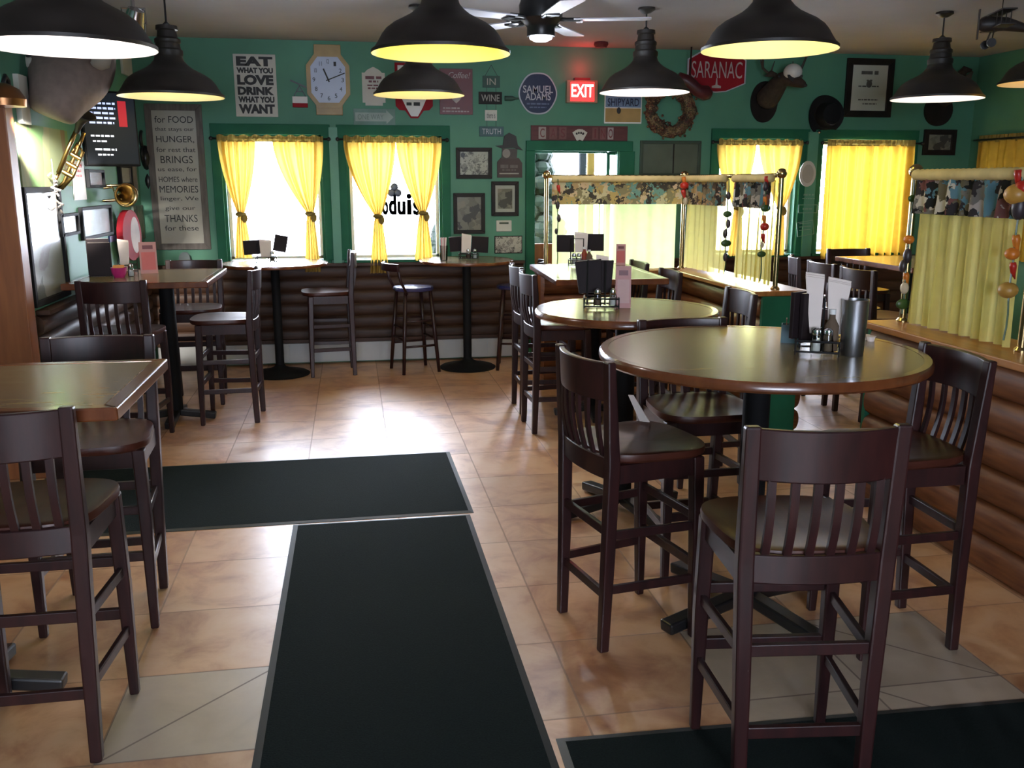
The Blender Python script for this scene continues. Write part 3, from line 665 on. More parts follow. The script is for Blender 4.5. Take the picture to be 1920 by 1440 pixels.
# ------------------------------------------------------------------ tables
def cross_base(t, L=0.36, h=0.99, rot=0.0, pole=0.05, c0=(0, 0)):
    cx, cy = c0
    G().lathe([(pole, 0.05), (pole, h)], 20, (cx, cy, 0)).build('column', m_blackm, t, smooth='auto')
    g = G()
    for k in range(4):
        a = rot + k * PI / 2; c, s = math.cos(a), math.sin(a)
        g.beam((cx + c * 0.03, cy + s * 0.03, 0.062), (cx + c * L, cy + s * L, 0.028), 0.065, 0.045)
    g.build('foot', m_black, t, bevel=0.008)
    G().box((cx, cy, h - 0.012), (0.4, 0.4, 0.02)).build('top_plate', m_blackm, t)
def round_table(x, y, dia, label, rot, h=1.04):
    t = thing('round_table', label, 'table', (x, y, 0), (0, 0, 0)); r = dia / 2
    G().lathe([(0.01, h - 0.03), (r - 0.035, h - 0.03), (r - 0.035, h), (0.01, h)], 72).build('tabletop', m_top, t, smooth='auto')
    G().lathe([(r - 0.0345, h - 0.036), (r - 0.008, h - 0.036), (r, h - 0.028), (r, h - 0.010), (r - 0.008, h + 0.001), (r - 0.0345, h + 0.001)], 72, caps=False).build('edge_band', m_edge, t, smooth='auto')
    cross_base(t, L=0.41 if dia > 1 else 0.34, rot=rot, h=h - 0.03); return t
def square_table(x, y, sx, sy, label, rotz=0.0, h=1.04, base=(0, 0), brot=0.0):
    t = thing('square_table', label, 'table', (x, y, 0), (0, 0, rotz)); e = 0.045
    G().box((0, 0, h - 0.015), (sx - 2 * e, sy - 2 * e, 0.03)).build('tabletop', m_top, t)
    g = G(); a, b = sx / 2, sy / 2
    for q in ([(-a, -b), (a, -b), (a - e, -b + e), (-a + e, -b + e)], [(a, -b), (a, b), (a - e, b - e), (a - e, -b + e)], [(a, b), (-a, b), (-a + e, b - e), (a - e, b - e)], [(-a, b), (-a, -b), (-a + e, -b + e), (-a + e, b - e)]):
        g.prism(q, h - 0.038, h + 0.001)
    g.build('edge_band', m_edge, t, bevel=0.005)
    cross_base(t, L=0.27, rot=brot, h=h - 0.03, c0=base); return t
round_table(1.48, 3.16, 1.19, 'big round bar table in the right foreground with the steel tumbler on it', 0.38)
round_table(1.32, 4.34, 0.90, 'smaller round bar table just behind the big round table', 0.3)
square_table(1.665, 6.27, 0.74, 1.16, 'square-cornered bar table in front of the entry curtain', -0.045, brot=-0.05)
square_table(-1.26, 2.985, 1.21, 0.735, 'square-cornered bar table at the left edge in the foreground', 0.0, brot=0.0)
square_table(-1.325, 6.45, 0.86, 0.95, 'square-cornered bar table against the left wall under the television', 0.0, base=(0.06, 0.17))
square_table(4.36, 6.62, 0.76, 1.1, 'bar table in the right room seen through the gap between dividers', 0.0, brot=0.3)
def window_table(x, y, dia, label):
    t = thing('pedestal_table', label, 'table', (x, y, 0), group='pedestal tables at the front windows'); r = dia / 2; h = 0.975
    G().lathe([(0.01, h - 0.022), (r - 0.02, h - 0.022), (r - 0.02, h), (0.01, h)], 64).build('tabletop', m_top, t, smooth='auto')
    G().lathe([(r - 0.0195, h - 0.026), (r - 0.004, h - 0.024), (r, h - 0.012), (r - 0.004, h), (r - 0.0195, h + 0.001)], 64, caps=False).build('edge_band', m_edge, t, smooth='auto')
    G().lathe([(0.037, 0.03), (0.037, h - 0.03)], 20).build('column', m_blackm, t, smooth='auto')
    G().lathe([(0.25, 0.0), (0.255, 0.01), (0.235, 0.022), (0.12, 0.045), (0.055, 0.07), (0.037, 0.09)], 40).build('base', m_blackm, t, smooth='auto')
    G().lathe([(0.02, h - 0.03), (0.2, h - 0.03), (0.2, h - 0.0225), (0.02, h - 0.0225)], 24).build('top_plate', m_blackm, t, smooth='auto'); return t
window_table(-0.655, 8.13, 0.90, 'round pedestal table at the leftmost window, top glaring white')
window_table(1.00, 8.16, 0.84, 'round pedestal table below the framed pictures, right of the lettered window')

# ------------------------------------------------------------------ mats
def mat(name_label, x, y, sx, sy, rot):
    t = thing('floor_mat', name_label, 'mat', (x, y, 0), (0, 0, rot), group='dark green entrance mats')
    G().box((0, 0, 0.0035), (sx - 0.05, sy - 0.05, 0.007)).build('pile', m_mat, t)
    g = G(); a, b, e = sx / 2, sy / 2, 0.026
    for q in ([(-a, -b), (a, -b), (a - e, -b + e), (-a + e, -b + e)], [(a, -b), (a, b), (a - e, b - e), (a - e, -b + e)], [(a, b), (-a, b), (-a + e, b - e), (a - e, b - e)], [(-a, b), (-a, -b), (-a + e, -b + e), (-a + e, b - e)]):
        A = [g.v((p[0], p[1], 0.0005)) for p in q]; B = [g.v((q[0][0], q[0][1], 0.002)), g.v((q[1][0], q[1][1], 0.002)), g.v((q[2][0], q[2][1], 0.007)), g.v((q[3][0], q[3][1], 0.007))]
        g._skin([A, B], True)
    g.build('rubber_border', m_rub, t)
mat('dark green mat lying crosswise, farther from the camera', -0.60, 4.952, 2.32, 1.10, 0.008)
mat('long dark green runner mat leading toward the camera in the middle aisle', 0.098, 2.40, 0.875, 3.98, -0.003)
mat('dark green mat under the nearest bar chair at bottom right', 1.70, 1.72, 2.33, 1.36, -0.028)

# ------------------------------------------------------------------ wall decoration
def wthing(name, label, cat, box, plane='B', group=None, lift=0.0):
    x0, y0, x1, y1 = box
    if plane == 'B':
        a = on_y(x0, (y0 + y1) / 2, YB); b = on_y(x1, (y0 + y1) / 2, YB); c = on_y((x0 + x1) / 2, y0, YB); d = on_y((x0 + x1) / 2, y1, YB)
        w = b.x - a.x; h = c.z - d.z; t = thing(name, label, cat, ((a.x + b.x) / 2, YB - lift, (c.z + d.z) / 2), RB, group)
    else:
        ym = (y0 + y1) / 2; a = on_x(x0, ym, XL); b = on_x(x1, ym, XL); w = b.y - a.y; xm = (x0 + x1) / 2
        c = on_x(xm, y0, XL); d = on_x(xm, y1, XL); h = c.z - d.z; t = thing(name, label, cat, (XL + lift, (a.y + b.y) / 2, (c.z + d.z) / 2), RL, group)
    return t, w, h
def plate(t, w, h, mat, name='board', z0=0.0, z1=0.012, bevel=0.002, cx=0, cy=0): return G().box((cx, cy, (z0 + z1) / 2), (w, h, z1 - z0)).build(name, mat, t, bevel=bevel)
def framing(t, w, h, fw, mat, d=0.028, name='frame'):
    g = G(); a, b = w / 2, h / 2
    for q in ([(-a, -b), (a, -b), (a - fw, -b + fw), (-a + fw, -b + fw)], [(a, -b), (a, b), (a - fw, b - fw), (a - fw, -b + fw)], [(a, b), (-a, b), (-a + fw, b - fw), (a - fw, b - fw)], [(-a, b), (-a, -b), (-a + fw, -b + fw), (-a + fw, b - fw)]): g.prism(q, 0.0, d)
    return g.build(name, mat, t, bevel=0.003)
def framed(label, box, plane='B', fw=0.035, fm=None, pic=None, mount=None, name='framed_picture', group=None):
    t, w, h = wthing(name, label, 'picture', box, plane, group)
    framing(t, w, h, fw, fm or m_bark)
    if mount:
        plate(t, w - 2 * fw, h - 2 * fw, mount, 'mount', 0.0, 0.008, 0)
        plate(t, (w - 2 * fw) * 0.74, (h - 2 * fw) * 0.74, pic, 'picture', 0.008, 0.0095, 0)
    else: plate(t, w - 2 * fw, h - 2 * fw, pic or m_sketch, 'picture', 0.0, 0.009, 0)
    g = G().box((0, 0, 0.013), (w - 2 * fw, h - 2 * fw, 0.002)); g.build('glazing', m_glaze, t)
    return t, w, h
def shape(t, outline, mat, name='board', z0=0.0, z1=0.012): return G().prism(outline, z0, z1).build(name, mat, t)
def ellip(rx, ry, n=40, cx=0, cy=0): return [(cx + rx * math.cos(2 * PI * k / n), cy + ry * math.sin(2 * PI * k / n)) for k in range(n)]

# THANKS board
t, w, h = wthing('wooden_sign', 'tall grey wooden sign of thanks with black verse on cream', 'sign', (281, 195, 387, 468))
framing(t, w, h, 0.055, m_greyw, 0.022); plate(t, w - 0.10, h - 0.10, m_cream, 'panel', 0.0, 0.012, 0)
L = [('for FOOD', .055), ('that stays our', .042), ('HUNGER,', .062), ('for rest that', .042), ('BRINGS', .062), ('us ease, for', .042), ('HOMES where', .046), ('MEMORIES', .058), ('linger, We', .044), ('give our', .044), ('THANKS', .064), ('for these', .044)]
W = w - 0.15; y = h / 2 - 0.13; rows = []
for s, hh in L:
    rows.append((s, 0, y, min(W, len(s) * hh * 0.72), hh)); y -= (h - 0.235) / len(L)
lettering(rows, m_ink, t, 0.013)
# EAT board
t, w, h = wthing('poster_sign', 'cream sign in heavy black letters about eating and drinking', 'sign', (440, 102, 519, 219))
plate(t, w, h, m_creamb, 'panel', 0, 0.015)
rows = [('EAT', .15), ('WHAT YOU', .09), ('LOVE', .16), ('DRINK', .13), ('WHAT YOU', .10), ('WANT', .15)]; tot = sum(r[1] for r in rows); y = h / 2 - 0.012; o = []
for s, f in rows:
    hh = (h - 0.03) * f / tot; o.append((s, 0, y - hh / 2, w * 0.86, hh * 0.84)); y -= hh
lettering(o, m_ink, t, 0.016, 0.06)
# clock shaped like a wrist watch
t, w, h = wthing('wall_clock', 'octagonal tan wall clock with white face shaped like a wristwatch', 'clock', (575, 84, 656, 216))
def octo(rx, ry, c): return [(-rx + c, -ry), (rx - c, -ry), (rx, -ry + c * 1.3), (rx, ry - c * 1.3), (rx - c, ry), (-rx + c, ry), (-rx, ry - c * 1.3), (-rx, -ry + c * 1.3)]
shape(t, octo(w / 2, h * 0.40, w * 0.24), m_gold, 'case', 0, 0.035)
for s in (-1, 1): plate(t, w * 0.62, h * 0.16, m_gold, 'strap', 0, 0.022, 0.004, 0, s * h * 0.42)
m_face = M('clock_face', (0.40, 0.46, 0.60), 0.35, var=0.04)
f = shape(t, octo(w * 0.40, h * 0.325, w * 0.17), m_face, 'dial', 0.03, 0.037)
nums = []
for k in range(12):
    a = PI / 2 - (k + 1) * PI / 6; nums.append((str(k + 1), w * 0.33 * math.cos(a), h * 0.26 * math.sin(a), 0.022, 0.036))
lettering(nums, m_ink, f, 0.038, name='numerals')
g = G()
for ang, ln, wd in ((PI / 2 - math.radians(337), 0.10, 0.013), (PI / 2 - math.radians(68), 0.155, 0.009)): g.beam((-0.02 * math.cos(ang), -0.02 * math.sin(ang), 0.042), (ln * math.cos(ang), ln * math.sin(ang), 0.042), wd, 0.002)
g.build('clock_hand', m_ink, f)
# derrick ornament
t, w, h = wthing('wall_art', 'small black metal derrick ornament over a red and white base', 'ornament', (546, 150, 578, 203))
g = G()
for s in (-1, 1): g.beam((s * 0.05, -0.02, 0.01), (0.0, 0.07, 0.01), 0.008, 0.006)
g.beam((-0.03, 0.02, 0.01), (0.03, 0.02, 0.01), 0.008, 0.006); g.beam((-0.075, 0.115, 0.012), (0.06, 0.055, 0.012), 0.012, 0.01); g.build('derrick', m_black, t)
plate(t, 0.13, 0.06, m_white, 'base_block', 0, 0.02, 0.002, 0, -0.05); plate(t, 0.13, 0.035, m_red, 'red_band', 0, 0.024, 0.002, 0, -0.095)
# white plaque
t, w, h = wthing('plaque', 'small white scalloped plaque half hidden by a pendant lamp', 'sign', (679, 126, 722, 198))
a, b, c = w / 2, h / 2, w * 0.12
shape(t, [(-a + c, -b), (a - c, -b), (a - c, -b + c), (a, -b + c), (a, b - 2 * c), (a - c, b - 2 * c), (a - 2 * c, b - c), (0.2 * c, b), (-0.2 * c, b), (-a + 2 * c, b - c), (-a + c, b - 2 * c), (-a, b - 2 * c), (-a, -b + c), (-a + c, -b + c)], m_creamb, 'board')
bars([(0, b * 0.45, w * 0.7, 0.034), (0, b * 0.25, w * 0.42, 0.022), (0, b * 0.05, w * 0.55, 0.018), (0, b * -0.1, w * 0.5, 0.018)], m_maroon, t, 0.012)
# one way arrow
t, w, h = wthing('arrow_sign', 'grey sign with a pale arrow pointing right above the lettered window', 'sign', (663, 204, 741, 235))
plate(t, w, h, M('arrow_board', (0.14, 0.24, 0.20), 0.6), 'board', 0, 0.01)
a, b = w * 0.46, h * 0.42
ar = shape(t, [(-a, -b * .62), (a * .62, -b * .62), (a * .62, -b), (a, 0), (a * .62, b), (a * .62, b * .62), (-a, b * .62)], M('arrow_pale', (0.30, 0.37, 0.33), 0.6), 'arrow', 0.01, 0.013)
lettering([('ONE WAY', -a * 0.2, 0, a * 1.35, b * 0.75)], M('arrow_ink', (0.15, 0.22, 0.19), 0.6), ar, 0.0135)
# shield sign
t, w, h = wthing('shield_sign', 'white and red shield shaped sign just below the hanging lamp', 'sign', (741, 118, 811, 222))
a, b = w / 2, h / 2
shape(t, [(-a, -b * .55), (-a * .8, -b * .7), (-a * .5, -b * .72), (-a * .2, -b), (a * .2, -b), (a * .5, -b * .72), (a * .8, -b * .7), (a, -b * .55), (a, b), (-a, b)], m_red, 'red_border', 0, 0.01)
shape(t, [(-a * .85, 0), (-a * .45, -b * .6), (-a * .18, -b * .93), (a * .18, -b * .93), (a * .45, -b * .6), (a * .85, 0), (a * .85, b * .9), (-a * .85, b * .9)], m_white, 'field', 0.01, 0.013)
lettering([('LEGACY', 0, -b * .2, w * .72, 0.05)], m_red, t, 0.0135, 0.02); bars([(0, -b * .48, w * .42, 0.04)], m_ink, t, 0.013)
# coffee sign
t, w, h = wthing('tin_sign', 'maroon coffee sign with a white heart cup behind the lamp', 'sign', (824, 129, 886, 215))
plate(t, w, h, m_maroon, 'board', 0, 0.01)
m_palep = M('pale_print', (0.42, 0.36, 0.34), 0.6)
lettering([('Coffee!', w * .1, h * .36, w * .66, h * .13)], m_palep, t, 0.011, 0.0, shear=0.3)
bars([(-w * .15, -h * .36, w * .5, 0.018), (-w * .02, -h * .43, w * .8, 0.016)], m_palep, t, 0.010)
hp = [(0.05 * 16 * math.sin(a) ** 3 / 17, 0.05 * (13 * math.cos(a) - 5 * math.cos(2 * a) - 2 * math.cos(3 * a)) / 17 - h * .14) for a in [2 * PI * k / 40 for k in range(40)]]
shape(t, hp, m_palep, 'heart', 0.01, 0.013)
# in wine there is truth
t, w, h = wthing('hanging_plaques', 'string of four small plaques about wine and truth', 'sign', (896, 122, 946, 256))
k = h / 134.0
def pl(y0, y1, x0, x1, mt, s, ink, fs=0.7):
    cy = h / 2 - ((y0 + y1) / 2 - 122) * k; cx = ((x0 + x1) / 2 - 921) * k
    p = plate(t, (x1 - x0) * k, (y1 - y0) * k, mt, 'plaque', 0.003, 0.014, 0.002, cx, cy)
    lettering([(s, cx, cy, (x1 - x0) * k * fs, (y1 - y0) * k * .55)], ink, p, 0.0145)
m_gs = M('plaque_green', (0.035, 0.085, 0.065), 0.6)
pl(142, 164, 904, 938, m_gs, 'IN', m_cream, .5); pl(172, 195, 896, 942, m_bark, 'WINE', m_cream, .78); pl(206, 226, 908, 932, m_creamb, 'there is', m_ink, .7)
pl(237, 256, 897, 945, M('plaque_blue', (0.045, 0.11, 0.12), 0.6), 'TRUTH', m_silver, .78)
g = G()
for a, b in (((-0.03, 122), (0.0, 122)),): pass
for s in (-1, 1):
    g.beam((0, h / 2, 0.008), (s * 12 * k, h / 2 - 20 * k, 0.008), 0.004, 0.004)
    for y0, y1 in ((164, 172), (195, 206), (226, 237)): g.beam((s * 9 * k, h / 2 - (y0 - 122) * k, 0.008), (s * 9 * k, h / 2 - (y1 - 122) * k, 0.008), 0.004, 0.004)
g.build('chain', m_black, t)
g = G(); g.lathe([(0.005, 0), (0.022, 0.0), (0.022, 0.07), (0.008, 0.1), (0.008, 0.13)], 14); g.b.transform(Matrix.Translation((26 * k, h / 2 - 62 * k, 0.03)) @ Matrix.Rotation(PI / 2, 4, 'Y')); g.build('bottle', m_gs, t, smooth='auto')
# oval brewer's badge
t, w, h = wthing('badge_sign', 'navy oval badge sign with pale border left of the exit sign', 'sign', (973, 135, 1043, 216))
def badge(s): return [(s * w / 2 * (1.0 + 0.035 * math.cos(4 * a)) * math.cos(a), s * h / 2 * (1 - 0.03 * math.cos(4 * a)) * math.sin(a)) for a in [2 * PI * q / 64 for q in range(64)]]
shape(t, badge(1.0), m_silver, 'border', 0, 0.012); shape(t, badge(0.93), m_navy, 'field', 0.012, 0.016)
lettering([('SAMUEL', 0, h * .10, w * .80, h * .17), ('ADAMS', 0, -h * .07, w * .68, h * .17)], m_silver, t, 0.0165, 0.01)
m_dim = M('dim_blue_ink', (0.10, 0.13, 0.22), 0.5)
bars([(0, -h * .24, w * .6, h * .05), (0, -h * .32, w * .45, h * .04)], m_dim, t, 0.016)
# exit sign
t, w, h = wthing('exit_sign', 'lit red EXIT sign with white letters above the entry door', 'sign', (1060, 152, 1118, 194))
plate(t, w, h, M('exit_housing', (0.36, 0.25, 0.17), 0.5), 'housing', 0, 0.06, 0.006)
plate(t, w * .76, h * .84, emit('exit_red_lit', (1.0, 0.02, 0.02), 2.0, (0.4, 0.02, 0.02)), 'panel', 0.06, 0.064, 0, 0, 0)
lettering([('EXIT', 0, h * .04, w * .7, h * .56)], emit('exit_letter_lit', (1.0, 0.62, 0.5), 3.5), t, 0.0655, 0.012)
G().box((0, h * .56, 0.03), (w * .5, h * .12, 0.05)).build('bracket', m_maroon, t)
# beach sign
t, w, h = wthing('tin_sign', 'blue and sand coloured beach sign under the lamp right of the exit sign', 'sign', (1133, 160, 1203, 232))
plate(t, w, h, m_white, 'board', 0, 0.01)
plate(t, w * .95, h * .55, M('sea_print', (0.17, 0.26, 0.42), 0.5), 'sky_print', 0.01, 0.0115, 0, 0, h * .2)
plate(t, w * .95, h * .36, M('sand_print', (0.36, 0.24, 0.08), 0.5), 'sand_print', 0.01, 0.0115, 0, 0, -h * .28)
lettering([('SHIPYARD', 0, h * .06, w * .84, h * .2)], m_navy, t, 0.012, 0.01)
g = G().ball((-w * .12, -h * .16, 0.014), (0.02, 0.03, 0.003)); g.build('figure_print', m_ink, t)
# card-room board
t, w, h = wthing('casino_sign', 'long dark red CASINO board with fan of playing cards over the entry door', 'sign', (995, 236, 1176, 264))
plate(t, w, h, M('casino_board', (0.09, 0.022, 0.022), 0.6, stretch=(1, 8, 1)), 'board', 0, 0.015)
m_cw = M('card_letter', (0.30, 0.26, 0.24), 0.6)
P = ['C', 'A', 'S', 'I']; ct = G()
for i, x in enumerate((-0.385, -0.275, -0.175)): plate(t, w * .075, h * .8, m_cw if i == 0 else M('tile_dull', (0.15, 0.055, 0.05), 0.6), 'letter_tile', 0.015, 0.018, 0, w * x, 0)
lettering([('C', -w * .385, 0, w * .045, h * .6), ('A', -w * .275, 0, w * .05, h * .6), ('S', -w * .175, 0, w * .045, h * .6)], m_maroon, t, 0.0185, 0.01)
for x in (0.16, 0.24, 0.32): plate(t, w * .06, h * .8, m_cw if x > .3 else M('tile_dull', (0.15, 0.055, 0.05), 0.6), 'letter_tile', 0.015, 0.018, 0, w * x, 0)
lettering([('I', w * .16, 0, w * .02, h * .6), ('N', w * .24, 0, w * .045, h * .6), ('O', w * .32, 0, w * .045, h * .6)], m_maroon, t, 0.0185, 0.01)
for i in range(4):
    a = math.radians(30 - 20 * i); g = G().box((0, 0.045, 0.018 + i * .002), (0.06, 0.09, 0.002)); g.b.transform(Matrix.Translation((0.0, -h * .42, 0)) @ Matrix.Rotation(a, 4, 'Z'))
    pc = g.build('playing_card', m_creamb, t)
    g = G().ball((0, 0.06, 0.0205 + i * .002), (0.011, 0.013, 0.001), 8, 6); g.b.transform(Matrix.Translation((0.0, -h * .42, 0)) @ Matrix.Rotation(a, 4, 'Z')); g.build('pip', m_ink, pc)
# saranac style sign
t, w, h = wthing('brewery_sign', 'red enamel sign with tall white lettering below a lamp', 'sign', (1288, 96, 1398, 174))
a, b = w / 2, h / 2
shape(t, [(-a, -b * .55), (-a * .35, -b * .95), (0, -b), (a * .35, -b * .95), (a, -b * .55), (a, b * .6), (a * .6, b * .95), (0, b), (-a * .6, b * .95), (-a, b * .6)], m_silver, 'border', 0, 0.010)
s = 0.95; shape(t, [(s * p, s * q) for p, q in [(-a, -b * .55), (-a * .35, -b * .95), (0, -b), (a * .35, -b * .95), (a, -b * .55), (a, b * .6), (a * .6, b * .95), (0, b), (-a * .6, b * .95), (-a, b * .6)]], m_red, 'field', 0.010, 0.014)
lettering([('SARANAC', 0, b * .1, w * .86, h * .40)], M('sign_cream', (0.45, 0.38, 0.36), 0.5), t, 0.0145, -0.004)
shape(t, [(-0.045, -b * .78), (0.045, -b * .78), (0.045, -b * .68), (0.01, -b * .62), (0.004, -b * .3), (-0.004, -b * .3), (-0.01, -b * .62), (-0.045, -b * .68)], M('sign_cream2', (0.4, 0.34, 0.32), 0.5), 'mountain_emblem', 0.014, 0.016)
# dark red hanging boxing glove and its cord
t, w, h = wthing('hanging_ornament', 'dark red padded glove on a cord in front of the red enamel sign', 'ornament', (1258, 132, 1323, 190), lift=0.19)
g = G().tube([(-0.17, 0.06, 0), (-0.08, 0.02, 0), (0.02, -0.06, 0.01), (0.1, -0.08, 0.0), (0.15, -0.10, 0)], [0.045, 0.06, 0.055, 0.07, 0.04], 14); g.build('glove', M('dark_red_leather', (0.07, 0.012, 0.016), 0.4), t, smooth=True)
g = G().tube([(-0.06, 0.05, 0), (-0.055, 0.2, 0), (-0.05, 0.5, 0)], 0.008, 6); g.build('cord', m_bark, t)
# wreath
t, w, h = wthing('twig_wreath', 'brown twig wreath hanging right of the beach sign', 'wreath', (1207, 162, 1302, 252))
g = G(); R = w * .38
for q in range(46):
    a0 = random.random() * 6.28; rr = R + random.uniform(-.06, .06); pts = [((rr + random.uniform(-.03, .03)) * math.cos(a0 + q2 * .22), (rr + random.uniform(-.03, .03)) * math.sin(a0 + q2 * .22), 0.04 + random.uniform(-.035, .035)) for q2 in range(7)]
    g.tube(pts, 0.008, 5)
g.torus((0, 0, 0.04), R, 0.055, 40, 8, 0.3); g.build('twigs', m_wreath, t)
g = G()
for q in range(60):
    a0 = random.random() * 6.28; rr = R + random.uniform(-.09, .09); g.ball((rr * math.cos(a0), rr * math.sin(a0), 0.07 + random.uniform(-.02, .03)), (0.014, 0.014, 0.012), 6, 4)
g.build('berries', m_wreath, t, kind='stuff')
# deer mount and the cap on it
t, w, h = wthing('deer_mount', 'mounted deer head with antlers on a dark oval board', 'deer', (1392, 105, 1484, 236))
shape(t, ellip(0.135, 0.19, 40, -0.03, -0.10), m_bark, 'plaque', 0, 0.025)
g = G().tube([(-0.03, -0.1, 0.01), (-0.02, -0.06, 0.1), (0.0, 0.02, 0.2), (0.02, 0.085, 0.27), (0.05, 0.085, 0.33), (0.10, 0.05, 0.40), (0.14, 0.02, 0.45), (0.155, 0.01, 0.465)], [0.115, 0.11, 0.09, 0.075, 0.072, 0.052, 0.036, 0.02], 16)
hd = g.build('head', m_fur, t, smooth=True, sub=1)
for s in (-1, 1):
    g = G().tube([(0.02 + s * 0.06, 0.12, 0.27), (0.02 + s * 0.11, 0.13, 0.26), (0.02 + s * 0.16, 0.11, 0.25)], [0.015, 0.032, 0.004], 10, flat=.4); g.build('ear', m_fur, hd, smooth=True)
    g = G(); b0 = (0.02 + s * .04, 0.11, 0.26)
    main = [b0, (0.02 + s * .11, 0.12, 0.24), (0.02 + s * .19, 0.18, 0.25), (0.02 + s * .21, 0.27, 0.29), (0.02 + s * .15, 0.34, 0.34)]
    g.tube(main, [0.016, 0.015, 0.013, 0.01, 0.004], 8)
    for i, tip in ((1, (0.02 + s * .09, 0.24, 0.28)), (2, (0.02 + s * .235, 0.30, 0.25)), (3, (0.02 + s * .25, 0.36, 0.34))): g.tube([main[i], tip], [0.011, 0.004], 6)
    g.build('antler', m_bone, t, smooth=True)
    G().ball((0.02 + s * .066, 0.1, 0.335), 0.012).build('eye', m_ink, hd, smooth=True)
G().ball((0.155, 0.012, 0.462), (0.02, 0.016, 0.014)).build('nose', m_ink, hd, smooth=True)
cp = thing('baseball_cap', 'white cap hung on the mounted deer head', 'cap', t.location + Vector((0.07, -0.37, 0.135)), RB)
G().ball((0, 0.0, 0), (0.085, 0.075, 0.085), 18, 10).build('crown', m_white, cp, smooth=True)
g = G().prism([(0.075 * math.cos(a), -0.03 - 0.06 * math.sin(a)) for a in [PI * q / 12 for q in range(13)]], 0.05, 0.056); g.build('visor', m_ink, cp)
# black hat
t, w, h = wthing('black_hat', 'black brimmed hat hung between the deer mount and framed certificate', 'hat', (1512, 178, 1577, 254))
a, b = w / 2, h / 2
g = G(); rings = []
for s, z in ((1.0, 0.02), (1.0, 0.03), (0.62, 0.04), (0.58, 0.12), (0.5, 0.16), (0.2, 0.165)): rings.append([g.v((a * s * math.cos(2 * PI * q / 32), b * s * math.sin(2 * PI * q / 32), z + (0.03 * math.cos(4 * PI * q / 32) if s == 1.0 else 0))) for q in range(32)])
g._skin(rings, True); g.build('hat_body', m_blackm, t, smooth='auto')
g = G().lathe([(a * .60, 0.045), (a * .605, 0.062), (a * .60, 0.075)], 32); g.b.transform(Matrix.Diagonal((1, b / a, 1, 1))); g.build('hat_band', m_ink, t)
G().ball((-0.06, -b * .85, 0.045), 0.018).build('silver_pin', m_chrome, t, smooth=True)
# certificate
t, w, h = framed('large framed certificate on pale paper under warm lamp light', (1584, 110, 1672, 220), fw=0.06, fm=m_bark, pic=M('certificate_paper', (0.62, 0.60, 0.53), 0.6, var=0.04), name='framed_certificate')
bars([(0, h * .26, w * .36, 0.045), (0, h * .13, w * .12, 0.02), (0, h * .03, w * .45, 0.018), (0, -h * .2, w * .42, 0.016), (w * .04, -h * .27, w * .3, 0.016)], m_greyw, t, 0.009)
shape(t, ellip(0.03, 0.035, 20, 0, h * .07), m_greyw, 'crest', 0.009, 0.0105)
# second mount + small picture at right
t, w, h = wthing('oval_mount', 'dark oval board with a small mounted fowl behind the right lamp', 'taxidermy', (1728, 110, 1800, 240))
shape(t, ellip(0.15, 0.15, 32, -0.02, -0.16), m_bark, 'plaque', 0, 0.03)
g = G().tube([(0.0, -0.1, 0.03), (0.03, -0.02, 0.10), (0.07, 0.08, 0.13), (0.10, 0.16, 0.14), (0.13, 0.21, 0.16), (0.17, 0.2, 0.2)], [0.05, 0.09, 0.08, 0.045, 0.04, 0.012], 14); g.build('bird_body', m_fur, t, smooth=True)
G().tube([(0.04, 0.0, 0.16), (0.15, 0.1, 0.16), (0.24, 0.2, 0.12)], [0.05, 0.05, 0.01], 10, flat=.3).build('wing', m_taupe, t, smooth=True)
framed('small dark framed photograph right of the closed yellow curtain', (1730, 243, 1790, 291), fw=0.05, pic=m_photo)
t, w, h = wthing('menu_board', 'dim grey green board in a dark frame right of the entry door', 'board', (1199, 264, 1313, 331))
framing(t, w, h, 0.03, M('board_frame', (0.03, 0.05, 0.03), 0.5), 0.02); plate(t, w - .06, h - .06, m_greyp, 'panel', 0, 0.01, 0)
plate(t, 0.012, h - .06, m_bark, 'divider_strip', 0.01, 0.013, 0, w * .05)
# pictures between window and door
t, w, h = framed('framed old bar scene print with an ace of spades corner', (855, 277, 922, 335), pic=m_sketch, name='framed_print')
G().ball((-w * .31, h * .26, 0.0105), (0.02, 0.024, 0.001), 10, 6).build('spade_pip', m_ink, t)
framed('framed grey print right below the cowboy cut-out', (921, 340, 972, 405), pic=m_photo, mount=m_cream, name='framed_print')
framed('framed sepia photograph above the right window table', (850, 362, 909, 438), pic=m_photo, name='framed_photograph')
t, w, h = wthing('plaque', 'tiny white rounded plaque under the grey framed print', 'sign', (930, 413, 959, 434))
g = G().box((0, 0, 0.006), (w, h, 0.012)); g.build('board', m_creamb, t, bevel=0.005); plate(t, w * .6, h * .18, m_greyp, 'dark_band', 0.012, 0.0135, 0, 0, h * .25)
t, w, h = wthing('sketch_plaque', 'low cream plaque with a dark sketched scene near the door frame', 'picture', (927, 442, 979, 475))
plate(t, w, h, m_bark, 'backing', 0, 0.01, 0.003); plate(t, w * .94, h * .9, m_sketch, 'picture', 0.01, 0.013, 0); 
